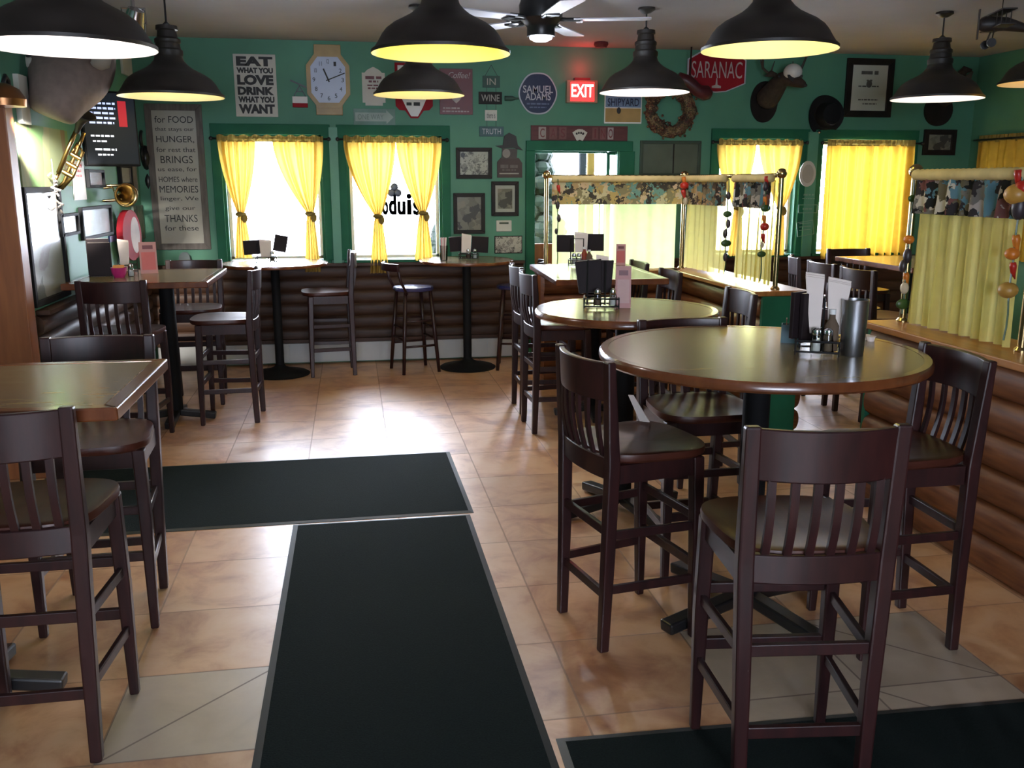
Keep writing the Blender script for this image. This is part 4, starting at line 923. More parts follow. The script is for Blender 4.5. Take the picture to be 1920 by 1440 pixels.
# cut-out figure in a brimmed hat
t, w, h = wthing('cutout_sign', 'wooden cut-out bust wearing a brimmed hat over a lettered panel', 'sign', (928, 249, 980, 333))
a, b = w / 2, h / 2
shape(t, [(-a * .85, -b), (a * .95, -b), (a * .95, -b * .35), (a * .7, -b * .12), (-a * .6, -b * .12), (-a * .85, -b * .3)], M('cutout_body', (0.05, 0.028, 0.024), 0.6), 'body', 0, 0.015)
shape(t, [(-a * .55, -b * .15), (a * .55, -b * .15), (a * .6, b * .3), (-a * .5, b * .3)], M('cutout_head', (0.06, 0.05, 0.045), 0.6), 'head', 0.002, 0.017)
shape(t, ellip(a * .28, b * .2, 20, -a * .2, b * .08), M('cutout_face', (0.26, 0.24, 0.21), 0.6), 'face', 0.017, 0.020)
shape(t, [(-a, b * .42), (-a * .5, b * .30), (a * .3, b * .34), (a, b * .22), (a * .62, b * .45), (a * .5, b * .85), (0, b), (-a * .35, b * .85), (-a * .45, b * .45)], m_ink, 'hat', 0.004, 0.022)
bars([(0, -b * .5, w * .62, 0.04), (0, -b * .66, w * .5, 0.02)], m_greyw, t, 0.015)
plate(t, w * .7, 0.01, m_cream, 'base_line', 0.015, 0.017, 0, 0, -b * .82)
# between the two right windows
t, w, h = wthing('oval_plate', 'pale oval plate on the post left of the closed yellow curtain', 'plate', (1494, 302, 1524, 350), lift=0.05)
shape(t, ellip(w / 2, h / 2), m_creamb, 'rim', 0, 0.012); shape(t, ellip(w * .36, h * .36), m_cream, 'well', 0.008, 0.0135)
t, w, h = wthing('wire_sign', 'thin pale lettered cards hanging below the oval plate', 'sign', (1490, 358, 1528, 445), lift=0.05)
m_wire = M('pale_wire', (0.22, 0.34, 0.27), 0.6)
bars([(0, h * .42, w * .5, 0.022), (0, h * .34, w * .6, 0.014), (0, h * .12, w * .5, 0.018)], m_wire, t, 0.004)
g = G()
for cx, cy, ww, hh, an in ((0, h * .12, w * .9, h * .17, 0), (-w * .06, -h * .3, w * .8, h * .3, 0.15)):
    q = [Matrix.Rotation(an, 2) @ Vector((s * ww / 2, u * hh / 2)) + Vector((cx, cy)) for s, u in ((-1, -1), (1, -1), (1, 1), (-1, 1))]
    for p, r in zip(q, q[1:] + q[:1]): g.beam((p.x, p.y, 0.004), (r.x, r.y, 0.004), 0.005, 0.004, (0, 0, 1))
for q in range(3): g.beam((-w * .35, -h * .2 - q * h * .07, 0.004), (w * .2, -h * .18 - q * h * .07, 0.004), 0.006, 0.003)
g.build('wire_card', m_wire, t)
# lettering decal in the second window
t, w, h = wthing('window_lettering', 'dark cut-out letters and clover hung in the window between the knotted curtains', 'sign', (715, 350, 792, 408), lift=-0.095)
LT = [('o', -w * .40, -h * .20, w * .13, h * .42), ('d', -w * .22, -h * .08, w * .17, h * .66), ('u', 0.0, -h * .20, w * .18, h * .44), ('i', w * .19, -h * .08, w * .10, h * .68), ('s', w * .38, -h * .20, w * .17, h * .46)]
lettering([(c, x + dx, y + dy, ww, hh) for c, x, y, ww, hh in LT for dx in (-0.005, 0.005) for dy in (-0.003, 0.003)], m_navy, t, 0.0, 0.02)
g = G()
for q in range(3): a = PI / 2 + q * 2 * PI / 3; g.ball((-w * .16 + 0.035 * math.cos(a), h * .36 + 0.035 * math.sin(a), 0), (0.036, 0.036, 0.003), 12, 6)
g.beam((-w * .16, h * .33, 0), (-w * .05, h * .22, 0), 0.012, 0.004); g.build('clover', m_navy, t, smooth=True)
# little things on the wainscot cap
o = thing('napkin_holder', 'small grey arched holder on the wainscot cap under the tall verse sign', 'holder', (-1.46, YB - 0.06, 0.925))
g = G()
pr = [(-0.05, 0), (0.05, 0), (0.05, 0.05), (0.042, 0.09), (0.02, 0.115), (-0.02, 0.115), (-0.042, 0.09), (-0.05, 0.05)]
for y in (-0.018, 0.018):
    A = [g.v((x, y - 0.003, z)) for x, z in pr]; B = [g.v((x, y + 0.003, z)) for x, z in pr]; g._skin([A, B], True)
g.box((0, 0, 0.004), (0.09, 0.036, 0.008)); g.build('plates', M('pewter', (0.10, 0.12, 0.12), 0.4, metal=.6), o)
# ceiling
t = thing('smoke_detector', 'small dark square detector on the ceiling near the wall above the exit sign', 'detector', (2.23, 8.30, ZC))
G().lathe([(0.06, 0), (0.065, -0.02), (0.05, -0.045), (0.01, -0.05)], 20).build('body', m_maroon, t, smooth='auto')

# ------------------------------------------------------------------ left wall
framed('tall black framed poster hung lowest on the left wall', (47, 350, 116, 570), 'L', fw=0.035, fm=m_blackm, pic=patches('poster_print', [(0.45, 0.47, 0.45), (0.5, 0.5, 0.48), (0.22, 0.24, 0.23), (0.38, 0.33, 0.36), (0.5, 0.5, 0.47)], 5, stretch=(1, 1, .4)), name='framed_poster')
t, w, h = wthing('poster_board', 'pale green and tan poster below the mounted head on the left wall', 'poster', (34, 238, 128, 350), 'L')
plate(t, w, h, patches('landscape_print', [(0.20, 0.24, 0.12), (0.14, 0.26, 0.09), (0.24, 0.26, 0.13), (0.18, 0.14, 0.07)], 4, stretch=(2, .5, 1)), 'sheet', 0, 0.008, 0)
t, w, h = wthing('narrow_board', 'narrow white board with a dark edge at top of the left wall', 'sign', (28, 142, 44, 232), 'L')
plate(t, w, h, m_creamb, 'board', 0, 0.03)
t, w, h = wthing('small_board_sign', 'small white board high on the left wall right of the moose head', 'sign', (226, 108, 251, 143), 'L')
plate(t, w, h, m_creamb, 'board', 0, 0.02)
t, w, h = wthing('paper_notice', 'white printed notice on the left wall behind the trombone', 'notice', (135, 302, 158, 375), 'L')
plate(t, w, h, m_white, 'sheet', 0, 0.006, 0); bars([(0, h * .38, w * .6, 0.03), (0, h * .25, w * .5, 0.02), (0, h * .12, w * .5, 0.02)], m_pinkd, t, 0.006)
framed('small framed pink striped print on the left wall above the trombone', (160, 318, 190, 352), 'L', fw=0.02, fm=m_blackm, pic=patches('pink_print', [(0.5, 0.33, 0.34), (0.5, 0.42, 0.42), (0.4, 0.2, 0.22)], 8, stretch=(.3, 3, 1)), name='framed_print')
framed('grey framed picture on the left wall below the trombone', (148, 386, 205, 446), 'L', fw=0.022, fm=m_blackm, pic=M('grey_print', (0.25, 0.31, 0.29), 0.4), name='framed_picture')
framed('white framed sheet between poster and grey picture on the left wall', (107, 400, 142, 442), 'L', fw=0.02, fm=m_blackm, pic=m_white, name='framed_sheet')
framed('narrow white framed notice under the television at the corner', (220, 305, 243, 352), 'L', fw=0.04, fm=m_blackm, pic=m_creamb, name='framed_notice')
t, w, h = wthing('hanging_board', 'tall thin grey board at the room corner behind the television', 'board', (236, 190, 248, 360), 'L')
plate(t, w, h, m_greyw, 'board', 0, 0.02)
t, w, h = wthing('iron_ornament', 'black wrought iron ornaments hanging at the room corner', 'ornament', (248, 240, 272, 365), 'L', lift=0.02)
g = G()
for q in range(4): g.torus((random.uniform(-.05, .05), h * (.32 - .22 * q), 0.03), 0.07, 0.014, 18, 6)
g.beam((0, h * .5, 0.02), (0.02, -h * .5, 0.02), 0.025, 0.02); g.ball((0.0, h * .05, 0.05), (0.10, 0.12, 0.05)); g.ball((0.03, -h * .3, 0.05), (0.09, 0.13, 0.05)); g.build('iron_work', m_black, t, smooth=True)
t, w, h = wthing('plaque_sign', 'faint grey patterned plaque in the corner right of the red oval', 'plaque', (248, 385, 266, 450), 'L')
plate(t, w, h, patches('plaque_print', [(0.10, 0.17, 0.13), (0.16, 0.2, 0.17), (0.08, 0.11, 0.09)], 12), 'board', 0, 0.02)
t, w, h = wthing('oval_sign', 'red oval sign with white centre standing out from the left wall', 'sign', (206, 393, 236, 490), 'L')
t.rotation_euler = (PI / 2, 0, PI / 2 - 0.22); t.location.x += 0.06
shape(t, ellip(0.16, h / 2), m_red, 'board', 0, 0.05); shape(t, ellip(0.075, h * .36, 40, 0.05), m_palep, 'field', 0.05, 0.052)
t, w, h = wthing('plaque_sign', 'small blue plaque behind the red oval sign', 'plaque', (203, 440, 226, 452), 'L')
plate(t, w, h, M('blue_enamel', (0.04, 0.06, 0.22), 0.4), 'board', 0, 0.012)
# television on its arm
TY = 6.95
t = thing('television', 'flat television showing text on a wall arm in the left corner', 'television', on_y(205, 242, TY), (PI / 2 - 0.03, 0, 0.50))
G().box((0, 0, 0), (0.36, 0.50, 0.07)).build('housing', m_blackm, t, bevel=0.008)
m_scr = M('screen_off', (0.012, 0.016, 0.022), 0.15)
scr = G().box((0, 0.0, 0.036), (0.335, 0.47, 0.003)).build('screen', emit('screen_dark_lit', (0.10, 0.13, 0.18), 0.04, (0.008, 0.010, 0.014)), t)
m_tx = emit('screen_text_lit', (0.42, 0.52, 0.95), 0.6); m_tw = emit('screen_white_lit', (0.8, 0.85, 0.95), 0.55)
bars([(-0.055, 0.165 - .032 * q, wd, 0.019) for q, wd in enumerate((0.19, 0.19, 0.18, 0.18, 0.16))], m_tx, scr, 0.038, name='caption_print')
bars([(-0.06, -0.05, 0.15, 0.018), (-0.08, -0.085, 0.09, 0.016), (-0.045, -0.14, 0.14, 0.018), (-0.05, -0.175, 0.10, 0.015)], m_tw, scr, 0.038, name='caption_print')
plate(scr, 0.055, 0.17, emit('screen_red_lit', (0.9, 0.05, 0.07), 0.22, (0.2, 0.01, 0.015)), 'red_logo', 0.0375, 0.0385, 0, 0.085, 0.10)
g = G().beam((0, 0.1, -0.035), (-0.06, 0.1, -0.16), 0.04, 0.04); g.box((0, 0.1, -0.05), (0.16, 0.16, 0.03)); g.build('wall_arm', m_blackm, t)
# moose head
mb = on_x(150, 84, XL)
t = thing('moose_mount', 'big taupe mounted moose head looming from the top of the left wall', 'moose', mb)
P = [mb + Vector((0.0, 0, 0)), on_y(142, 98, 6.35), on_y(135, 122, 6.15), on_y(124, 150, 6.0), on_y(112, 176, 5.92), on_y(103, 198, 5.88), on_y(97, 213, 5.86), on_y(94, 222, 5.86)]
P = [q - mb for q in P]
g = G().tube(P, [0.20, 0.24, 0.25, 0.215, 0.17, 0.145, 0.135, 0.10], 18)
hd = g.build('head', m_taupe, t, smooth=True, sub=1)
for px, py in ((199, 127), (50, 126)):
    c = on_y(px - (22 if px > 100 else -18), py, 6.0) - mb; e = on_y(px + (8 if px > 100 else -8), py - 18, 5.95) - mb
    G().tube([c, c * .5 + e * .5 + Vector((0, -.02, 0)), e], [0.05, 0.07, 0.015], 10, flat=.5).build('ear', m_cream, hd, smooth=True, label='pale ear')
for px in (80, 118):
    c = on_y(px, 206, 5.80) - mb; G().ball(c, (0.018, 0.014, 0.022)).build('nostril', m_ink, hd, smooth=True)
for px in (56, 178):
    c = on_y(px, 108, 5.95) - mb; G().ball(c, 0.022).build('eye', m_ink, hd, smooth=True)
# brass instruments
def bell(c0, c1, prof, n=24):
    d = (Vector(c1) - Vector(c0)); q = d.to_track_quat('Z', 'Y').to_matrix().to_4x4(); g = G(); g.m = Matrix.Translation(c0) @ q
    g.lathe(prof, n, caps=False); return g
m_brassd = M('aged_brass', (0.26, 0.17, 0.06), 0.28, metal=1.0, var=0.2)
t = thing('cornet', 'dark golden horn with coiled tubes hung slanting beside the television', 'horn', on_y(136, 292, 6.22), RB); t.scale = (1.05, 1.05, 1.05)
g = G(); q = [(-0.10, -0.16, 0.02), (-0.03, 0.0, 0.03), (0.04, 0.13, 0.03)]
g.tube([(-0.08, -0.10, 0.02), (-0.115, -0.16, 0.02), (-0.09, -0.185, 0.02), (-0.055, -0.15, 0.02), (0.05, 0.06, 0.03), (0.085, 0.13, 0.03)], 0.011, 8)
g.tube([(-0.08, -0.10, 0.03), (-0.01, 0.04, 0.04), (0.05, 0.15, 0.04)], 0.013, 8); g.tube([(-0.07, -0.19, 0.03), (0.0, -0.12, 0.04), (0.07, 0.02, 0.04), (0.045, 0.07, 0.04), (0.0, 0.0, 0.04)], 0.010, 8)
g.build('tubing', m_brassd, t, smooth=True)
g = G()
for k in range(3): g.cyl((-0.05 + k * .028, -0.09 + k * .05, 0.045), (0.0 + k * .028, -0.12 + k * .05, 0.045), 0.014, n=10)
g.build('valves', m_brassd, t, smooth='auto')
bell((0.045, 0.13, 0.04), (0.10, 0.235, 0.08), [(0.013, 0), (0.02, 0.05), (0.035, 0.09), (0.075, 0.125), (0.072, 0.125), (0.03, 0.085), (0.01, 0.0)]).build('bell', m_shade, t, smooth=True, label='dark flaring bell')
t = thing('trombone', 'shiny gold trombone pointing its bell toward the room on the left wall', 'trombone', on_y(205, 366, 7.35), RB)
g = G(); g.tube([(0.10, -0.03, 0.05), (-0.09, -0.045, 0.0), (-0.12, -0.03, 0.0), (-0.20, 0.055, -0.1), (-0.17, 0.06, -0.1), (0.12, 0.075, -0.02)], 0.010, 8); g.tube([(-0.12, -0.04, 0.0), (-0.18, 0.01, -0.06), (-0.10, 0.045, -0.06), (0.02, 0.06, -0.03)], 0.009, 8); g.tube([(0.02, 0.06, -0.03), (0.06, -0.03, 0.03)], 0.006, 6)
g.build('slide', m_brass, t, smooth=True)
bell((0.05, 0.02, -0.02), (0.15, 0.0, 0.12), [(0.02, 0), (0.032, 0.06), (0.05, 0.11), (0.072, 0.145), (0.088, 0.16), (0.086, 0.162), (0.069, 0.147), (0.046, 0.111), (0.028, 0.06), (0.012, 0.0)], 32).build('bell', m_brass, t, smooth=True)
# small wind ornament hanging at the poster
t = thing('hanging_mobile', 'small twiggy hanging ornament below the slanting horn', 'ornament', on_y(103, 362, 6.05), RB)
g = G()
for q in range(14): g.tube([(random.uniform(-.03, .03), 0.12 - q * .017, random.uniform(-.02, .02)), (random.uniform(-.05, .05), 0.10 - q * .017, random.uniform(-.02, .02))], 0.006, 5)
g.tube([(0, 0.2, 0), (0, -0.14, 0)], 0.003, 5); g.build('twig_cluster', m_greyw, t)
# copper down-lamp on the pine return
t = thing('sconce_lamp', 'small copper lamp with white glowing underside at far left edge', 'lamp', on_y(8, 186, 5.30))
g = G().lathe([(0.10, -0.035), (0.105, 0.0), (0.075, 0.05), (0.03, 0.075), (0.015, 0.08)], 24); g.build('lamp_shade', M('copper', (0.42, 0.2, 0.09), 0.3, metal=1.0), t, smooth='auto')
G().lathe([(0.02, -0.03), (0.092, -0.03), (0.092, -0.022), (0.02, -0.022)], 24).build('diffuser', emit('sconce_lit', (1, 0.96, 0.9), 2), t)
G().tube([(0, 0, 0.07), (0, 0.05, 0.12), (0, 0.09, 0.10), (0, 0.09, -0.02)], 0.012, 8).build('arm', m_black, t, smooth=True)
# track spot
t = thing('spotlight', 'silver spotlight head hanging from the ceiling at upper left', 'spotlight', on_y(252, 45, 5.55))
g = G(); d = Vector((-0.12, 0.15, -0.35)).normalized(); g.tube([Vector((0, 0, 0)) - d * .08, Vector((0, 0, 0)), d * .10], [0.045, 0.06, 0.075], 18); g.build('lamp_head', m_chrome, t, smooth='auto')
tz = ZC - t.location.z
g = G().tube([(0, 0, 0.05), (0, 0, tz)], 0.010, 8); g.tube([(-0.06, 0, 0), (-0.06, 0, 0.08), (0.06, 0, 0.08), (0.06, 0, 0)], 0.006, 6); g.build('stem', m_chrome, t)
G().box((0, 0, tz - 0.012), (0.4, 0.035, 0.024)).build('track', m_white, t)
# model biplane
t = thing('model_biplane', 'dark model biplane hanging from the ceiling at upper right', 'model plane', on_y(1885, 45, 5.2), (0, 0, -0.3)); t.scale = (0.85, 0.85, 0.85)
G().tube([(-0.17, 0, 0), (-0.14, 0, 0), (0.0, 0, 0), (0.2, 0, -0.045), (0.26, 0, -0.05)], [0.035, 0.052, 0.046, 0.02, 0.012], 14).build('fuselage', m_shade, t, smooth='auto')
for z in (0.07, -0.025): G().box((-0.05, 0, z), (0.10, 0.40, 0.010)).build('wing', m_shade, t, bevel=0.003)
for y in (-0.15, -0.06, 0.06, 0.15):
    for x in (-0.08, -0.02): G().cyl((x, y, -0.02), (x, y, 0.07), 0.004, n=6).build('strut', m_shade, t)
G().box((0.24, 0, -0.03), (0.06, 0.2, 0.008)).build('tailplane', m_shade, t); G().box((0.25, 0, -0.005), (0.06, 0.008, 0.07)).build('fin', m_shade, t)
g = G().box((-0.178, 0, 0), (0.008, 0.022, 0.2)); g.build('propeller', m_shade, t)
for y in (-0.06, 0.06):
    w_ = G().cyl((-0.10, y - 0.01, -0.13), (-0.10, y + 0.01, -0.13), 0.03, n=16).build('wheel', m_ink, t, smooth='auto'); G().beam((-0.10, y, -0.13), (-0.08, y * .5, -0.04), 0.008, 0.008).build('wheel_leg', m_shade, t)
G().tube([(-0.03, 0, 0.075), (-0.03, 0, ZC - t.location.z)], 0.003, 6).build('cord', m_bark, t)

# ------------------------------------------------------------------ pendant lamps
PEND = [('A', (-1.048, 4.00, 2.16), (1.0, 0.90, 0.86), 'pendant lamp at upper left corner, glowing white, nearest of the left pair'),
        ('B', (-1.083, 6.325, 2.174), (1.0, 0.80, 0.27), 'pendant lamp above the table under the television'),
        ('C', (0.442, 4.50, 2.233), (1.0, 0.76, 0.06), 'large yellow glowing pendant lamp at top centre near the ceiling fan'),
        ('D', (0.512, 6.846, 2.253), (1.0, 0.76, 0.18), 'pendant lamp low behind the yellow centre lamp, covering the coffee sign'),
        ('E', (2.116, 6.656, 2.279), (1.0, 0.84, 0.80), 'pendant lamp right of the exit sign, whole cord and canopy showing'),
        ('F', (2.008, 4.379, 2.269), (1.0, 0.82, 0.24), 'pendant lamp at top right of centre before the deer mount'),
        ('G', (4.296, 6.45, 2.248), (1.0, 0.86, 0.74), 'pendant lamp just right of the framed certificate, over the right room table'),
        ('H', (4.85, 6.008, 2.326), (1.0, 0.52, 0.08), 'pendant lamp cut by the right edge of the photo, orange glow')]
m_refl = M('lamp_inner_enamel', (0.78, 0.76, 0.72), 0.4, var=0.02)
m_bulb = {}
def pendant(i, key, loc, col, label):
    t = thing('pendant_lamp', label, 'lamp', loc, group='dark barn pendant lamps'); z = loc[2]
    prof = [(0.3225, -0.004), (0.3225, 0.010), (0.305, 0.024), (0.288, 0.050), (0.272, 0.078), (0.252, 0.103), (0.218, 0.128), (0.178, 0.148), (0.14, 0.168), (0.112, 0.19), (0.09, 0.215), (0.083, 0.24), (0.088, 0.252), (0.088, 0.275), (0.076, 0.285), (0.073, 0.315), (0.078, 0.322), (0.078, 0.34), (0.062, 0.352), (0.056, 0.39), (0.066, 0.396), (0.064, 0.42), (0.03, 0.425)]
    G().lathe(prof, 56, caps=False).build('lamp_shade', m_shade, t, smooth='auto')
    G().lathe([(0.3215, -0.004), (0.300, 0.022), (0.282, 0.050), (0.265, 0.076), (0.245, 0.10), (0.21, 0.124), (0.17, 0.145), (0.13, 0.166), (0.10, 0.19), (0.01, 0.20)], 56, caps=False).build('reflector', m_refl, t, smooth='auto')
    e = emit('bulb_lit_' + key, col, 2.5)
    G().lathe([(0.012, 0.205), (0.02, 0.18), (0.034, 0.13), (0.036, 0.10), (0.024, 0.075), (0.004, 0.066)], 20).build('bulb', e, t, smooth=True)
    G().lathe([(0.02, 0.41), (0.022, 0.43), (0.006, 0.445)], 16).build('cord_grip', m_black, t, smooth='auto')
    G().cyl((0, 0, 0.43), (0, 0, ZC - z - 0.03), 0.006, n=8).build('cord', m_black, t)
    G().lathe([(0.06, ZC - z), (0.062, ZC - z - 0.015), (0.03, ZC - z - 0.035), (0.01, ZC - z - 0.04)], 24).build('canopy', m_shade, t, smooth='auto')
    ld = bpy.data.lights.new('pendant_light', 'POINT'); ld.energy = LAMP_W * LAMPK.get(key, 1); ld.color = col; ld.shadow_soft_size = 0.04
    lo = bpy.data.objects.new('pendant_light', ld); C.objects.link(lo); lo.parent = t; lo.location = (0, 0, 0.035)
LAMP_W = 2.0
LAMPK = {'A': 2.2, 'C': 1.5, 'F': 1.3, 'E': 2.0, 'G': 1.6, 'H': 0.6}
for i, p in enumerate(PEND): pendant(i, *p)

# ceiling fan
fx, fy = 1.19, 5.85
t = thing('ceiling_fan', 'dark ceiling fan with pale blades behind the yellow centre lamp', 'fan', (fx, fy, 2.62))
G().lathe([(0.075, 0.23), (0.075, 0.19), (0.03, 0.15), (0.02, 0.13), (0.02, 0.1)], 24).build('canopy', m_black, t, smooth='auto')
G().lathe([(0.04, 0.14), (0.12, 0.12), (0.135, 0.08), (0.13, 0.0), (0.10, -0.03), (0.085, -0.05), (0.085, -0.10), (0.02, -0.105)], 32).build('motor_housing', m_black, t, smooth='auto')
G().lathe([(0.07, -0.10), (0.068, -0.115), (0.04, -0.128), (0.005, -0.132)], 24).build('light_bowl', emit('fan_light_lit', (0.75, 0.85, 1.0), 3), t, smooth=True)
m_blade = M('fan_blade', (0.62, 0.62, 0.68), 0.35, var=0.06)
for k in range(5):
    a = -YAW + math.radians(-4 + 72 * k)
    g = G(); g.m = Matrix.Rotation(a, 4, 'Z') @ Matrix.Translation((0, 0, -0.005)) @ Matrix.Rotation(math.radians(4), 4, 'X')
    o = [(0.20, -0.056), (0.64, -0.074), (0.665, -0.062), (0.672, 0.0), (0.665, 0.062), (0.64, 0.074), (0.20, 0.056)]
    g.prism(o, -0.004, 0.004); b = g.build('blade', m_blade, t, bevel=0.002)
    g = G(); g.m = Matrix.Rotation(a, 4, 'Z'); g.tube([(0.10, 0, 0.0), (0.16, 0.035, 0.0), (0.24, 0.035, 0.0)], 0.012, 8); g.tube([(0.10, 0, 0.0), (0.16, -0.035, -0.01), (0.24, -0.035, -0.01)], 0.012, 8); g.box((0.235, 0, -0.012), (0.04, 0.09, 0.012)); g.build('blade_bracket', m_black, b, smooth='auto')

# ------------------------------------------------------------------ things on the tables
def view_rot(x, y): return -math.atan2(x, y)
def put(o, x, y, z, rz): o.location = (x, y, z); o.rotation_euler = (0, 0, rz); return o
def off(x, y, rz, dx, dy): return x + dx * math.cos(rz) - dy * math.sin(rz), y + dx * math.sin(rz) + dy * math.cos(rz)
def wire_caddy(x, y, z, rz, label, w=0.15, d=0.12, h=0.2):
    t = thing('condiment_caddy', label, 'caddy', (x, y, z), (0, 0, rz), 'black wire caddies on the tables')
    def loop(g, zz, a, b, r=0.0042):
        P = [(-a, -b, zz), (a, -b, zz), (a, b, zz), (-a, b, zz), (-a, -b, zz)]
        for p, q in zip(P, P[1:]): g.cyl(p, q, r, n=6)
    g = G(); loop(g, 0.012, w / 2, d / 2); loop(g, 0.05, w / 2, d / 2)
    for k in range(4): g.cyl((-w / 2 + w * (k + .5) / 4, -d / 2, 0.012), (-w / 2 + w * (k + .5) / 4, d / 2, 0.012), 0.0025, n=6)
    for sx in (-1, 1):
        for sy in (-1, 1): g.cyl((sx * w / 2, sy * d / 2, 0.0), (sx * w / 2, sy * d / 2, 0.055), 0.0035, n=6)
    g.build('tray', m_black, t)
    g = G()
    for yy in (0.012, d / 2):
        g.tube([(-w * .42, yy, 0.012), (-w * .42, yy, h), (w * .1, yy, h), (w * .1, yy, 0.012)], 0.0042, 6)
    for xx in (-w * .42, w * .1): g.cyl((xx, 0.012, h * .62), (xx, d / 2, h * .62), 0.003, n=6)
    g.build('menu_rack', m_black, t); return t
def menu(x, y, z, rz, label, w=0.12, h=0.17, lean=0.0, tilt=0.0, wider=1.0):
    t = thing('menu', label, 'menu', (x, y, z), (tilt, lean, rz), 'dark menus in the caddies')
    G().hexa([(-w / 2, -0.008, 0), (w / 2, -0.008, 0), (w / 2, 0.008, 0), (-w / 2, 0.008, 0), (-w / 2 * wider, -0.01, h), (w / 2 * wider, -0.01, h), (w / 2 * wider, 0.01, h), (-w / 2 * wider, 0.01, h)]).build('cover', m_menu, t, bevel=0.003)
    G().box((0, 0, h * .5), (w * .94, 0.010, h * 1.004)).build('page', m_nap, t); return t
def napkins(x, y, z, rz, label, w0=0.04, w1=0.08, d=0.045, h=0.2, lean=0.0):
    t = thing('napkin_bundle', label, 'napkins', (x, y, z), (0, lean, rz), 'paper napkin bundles')
    n = 5
    for k in range(n):
        g = G(); y0 = -d / 2 + d * k / n; y1 = y0 + d / n * .86; f = (k - n / 2) * 0.004; hh = h - 0.006 * abs(k - 2) - random.random() * .004
        g.hexa([(-w0 / 2, y0, 0), (w0 / 2, y0, 0), (w0 / 2, y1, 0), (-w0 / 2, y1, 0), (-w1 / 2, y0 + f, hh), (w1 / 2, y0 + f, hh - 0.012), (w1 / 2, y1 + f, hh - 0.012), (-w1 / 2, y1 + f, hh)])
        g.build('napkin', m_nap, t, bevel=0.002)
    return t
def shaker(x, y, z, label, fill, name):
    t = thing(name, label, 'shaker', (x, y, z), group='glass shakers on the tables')
    G().lathe([(0.004, 0.0), (0.019, 0.0), (0.021, 0.006), (0.018, 0.05), (0.016, 0.062)], 12).build('jar', m_cglass, t, smooth='auto')
    G().lathe([(0.004, 0.003), (0.016, 0.003), (0.0155, 0.04), (0.004, 0.04)], 12).build('filling', fill, t, smooth='auto')
    G().lathe([(0.0165, 0.060), (0.0175, 0.066), (0.016, 0.078), (0.006, 0.086), (0.002, 0.086)], 12).build('cap', m_chrome, t, smooth='auto'); return t
m_salt = M('salt', (0.6, 0.58, 0.55), 0.9, var=0.03); m_pep = M('pepper', (0.12, 0.08, 0.05), 0.9); m_sauce = M('sauce_red', (0.22, 0.03, 0.015), 0.3)
def bottle(x, y, z, label, mt, h=0.13):
    t = thing('sauce_bottle', label, 'bottle', (x, y, z), group='sauce bottles on the tables')
    G().lathe([(0.005, 0.0), (0.024, 0.0), (0.025, h * .6), (0.011, h * .78), (0.010, h * .9)], 14).build('bottle_body', mt, t, smooth='auto')
    G().lathe([(0.0115, h * .88), (0.0115, h), (0.003, h)], 12).build('cap', m_white, t, smooth='auto'); return t
def tent(x, y, z, rz, label, w, h, mt, mt2):
    t = thing('tent_card', label, 'card', (x, y, z), (0, 0, rz), 'pink drink cards standing on the tables')
    G().hexa([(-w / 2, -w * .33, 0), (w / 2, -w * .33, 0), (w / 2, w * .33, 0), (-w / 2, w * .33, 0), (-w / 2, -0.004, h), (w / 2, -0.004, h), (w / 2, 0.004, h), (-w / 2, 0.004, h)]).build('card', mt, t)
    sl = w * .33 / h
    def panel(z0, z1, wf, m, nm):
        ya = lambda q: -(w * .33 - 0.004) * (1 - q / h) - 0.0055
        return G().hexa([(-w * wf / 2, ya(z0), z0), (w * wf / 2, ya(z0), z0), (w * wf / 2, ya(z0) + .001, z0), (-w * wf / 2, ya(z0) + .001, z0), (-w * wf / 2, ya(z1), z1), (w * wf / 2, ya(z1), z1), (w * wf / 2, ya(z1) + .001, z1), (-w * wf / 2, ya(z1) + .001, z1)]).build(nm, m, t)
    panel(h * .12, h * .68, .8, mt2, 'printed_panel'); panel(h * .78, h * .9, .6, m_maroon, 'heading'); return t
T = 1.041
# big round table
x, y = 1.655, 3.06; rz = view_rot(x, y)
wire_caddy(x, y, T, rz, 'black wire caddy holding napkins and menus on the big round table')
p = off(x, y, rz, -0.065, 0.02); menu(*p, T + 0.05, rz + 0.9, 'left dark menu in the caddy on the big round table', 0.10, 0.17, 0.0)
p = off(x, y, rz, -0.035, 0.03); menu(*p, T + 0.035, rz + 1.0, 'right dark menu in the caddy on the big round table', 0.10, 0.18, 0.0)
p = off(x, y, rz, -0.012, 0.035); napkins(*p, T + 0.07, rz, 'taller left bundle of napkins on the big round table', 0.036, 0.066, 0.05, 0.225, -0.06)
p = off(x, y, rz, 0.055, 0.04); napkins(*p, T + 0.07, rz, 'right bundle of napkins beside the steel tumbler', 0.045, 0.08, 0.05, 0.205, 0.03)
p = off(x, y, rz, -0.005, -0.035); shaker(*p, T + 0.012, 'salt shaker in the caddy on the big round table', m_salt, 'salt_shaker')
p = off(x, y, rz, 0.035, -0.03); shaker(*p, T + 0.012, 'pepper shaker in the caddy on the big round table', m_pep, 'pepper_shaker')
p = off(x, y, rz, 0.045, 0.0); bottle(*p, T + 0.012, 'dark sauce bottle in the caddy on the big round table', m_pep, 0.15)
t = thing('tumbler', 'tall brushed steel tumbler standing on the big round table', 'tumbler', (1.758, 3.0, T - 0.001))
G().lathe([(0.005, 0.001), (0.038, 0.0), (0.040, 0.004), (0.043, 0.10), (0.046, 0.197), (0.047, 0.202), (0.044, 0.202), (0.041, 0.10), (0.037, 0.012), (0.004, 0.011)], 40).build('cup', m_steel, t, smooth='auto')
t = thing('sugar_caddy', 'small teal packet holder with pink packets on the big round table', 'holder', (1.672, 3.30, T - 0.001), (0, 0, view_rot(1.67, 3.3)))
g = G()
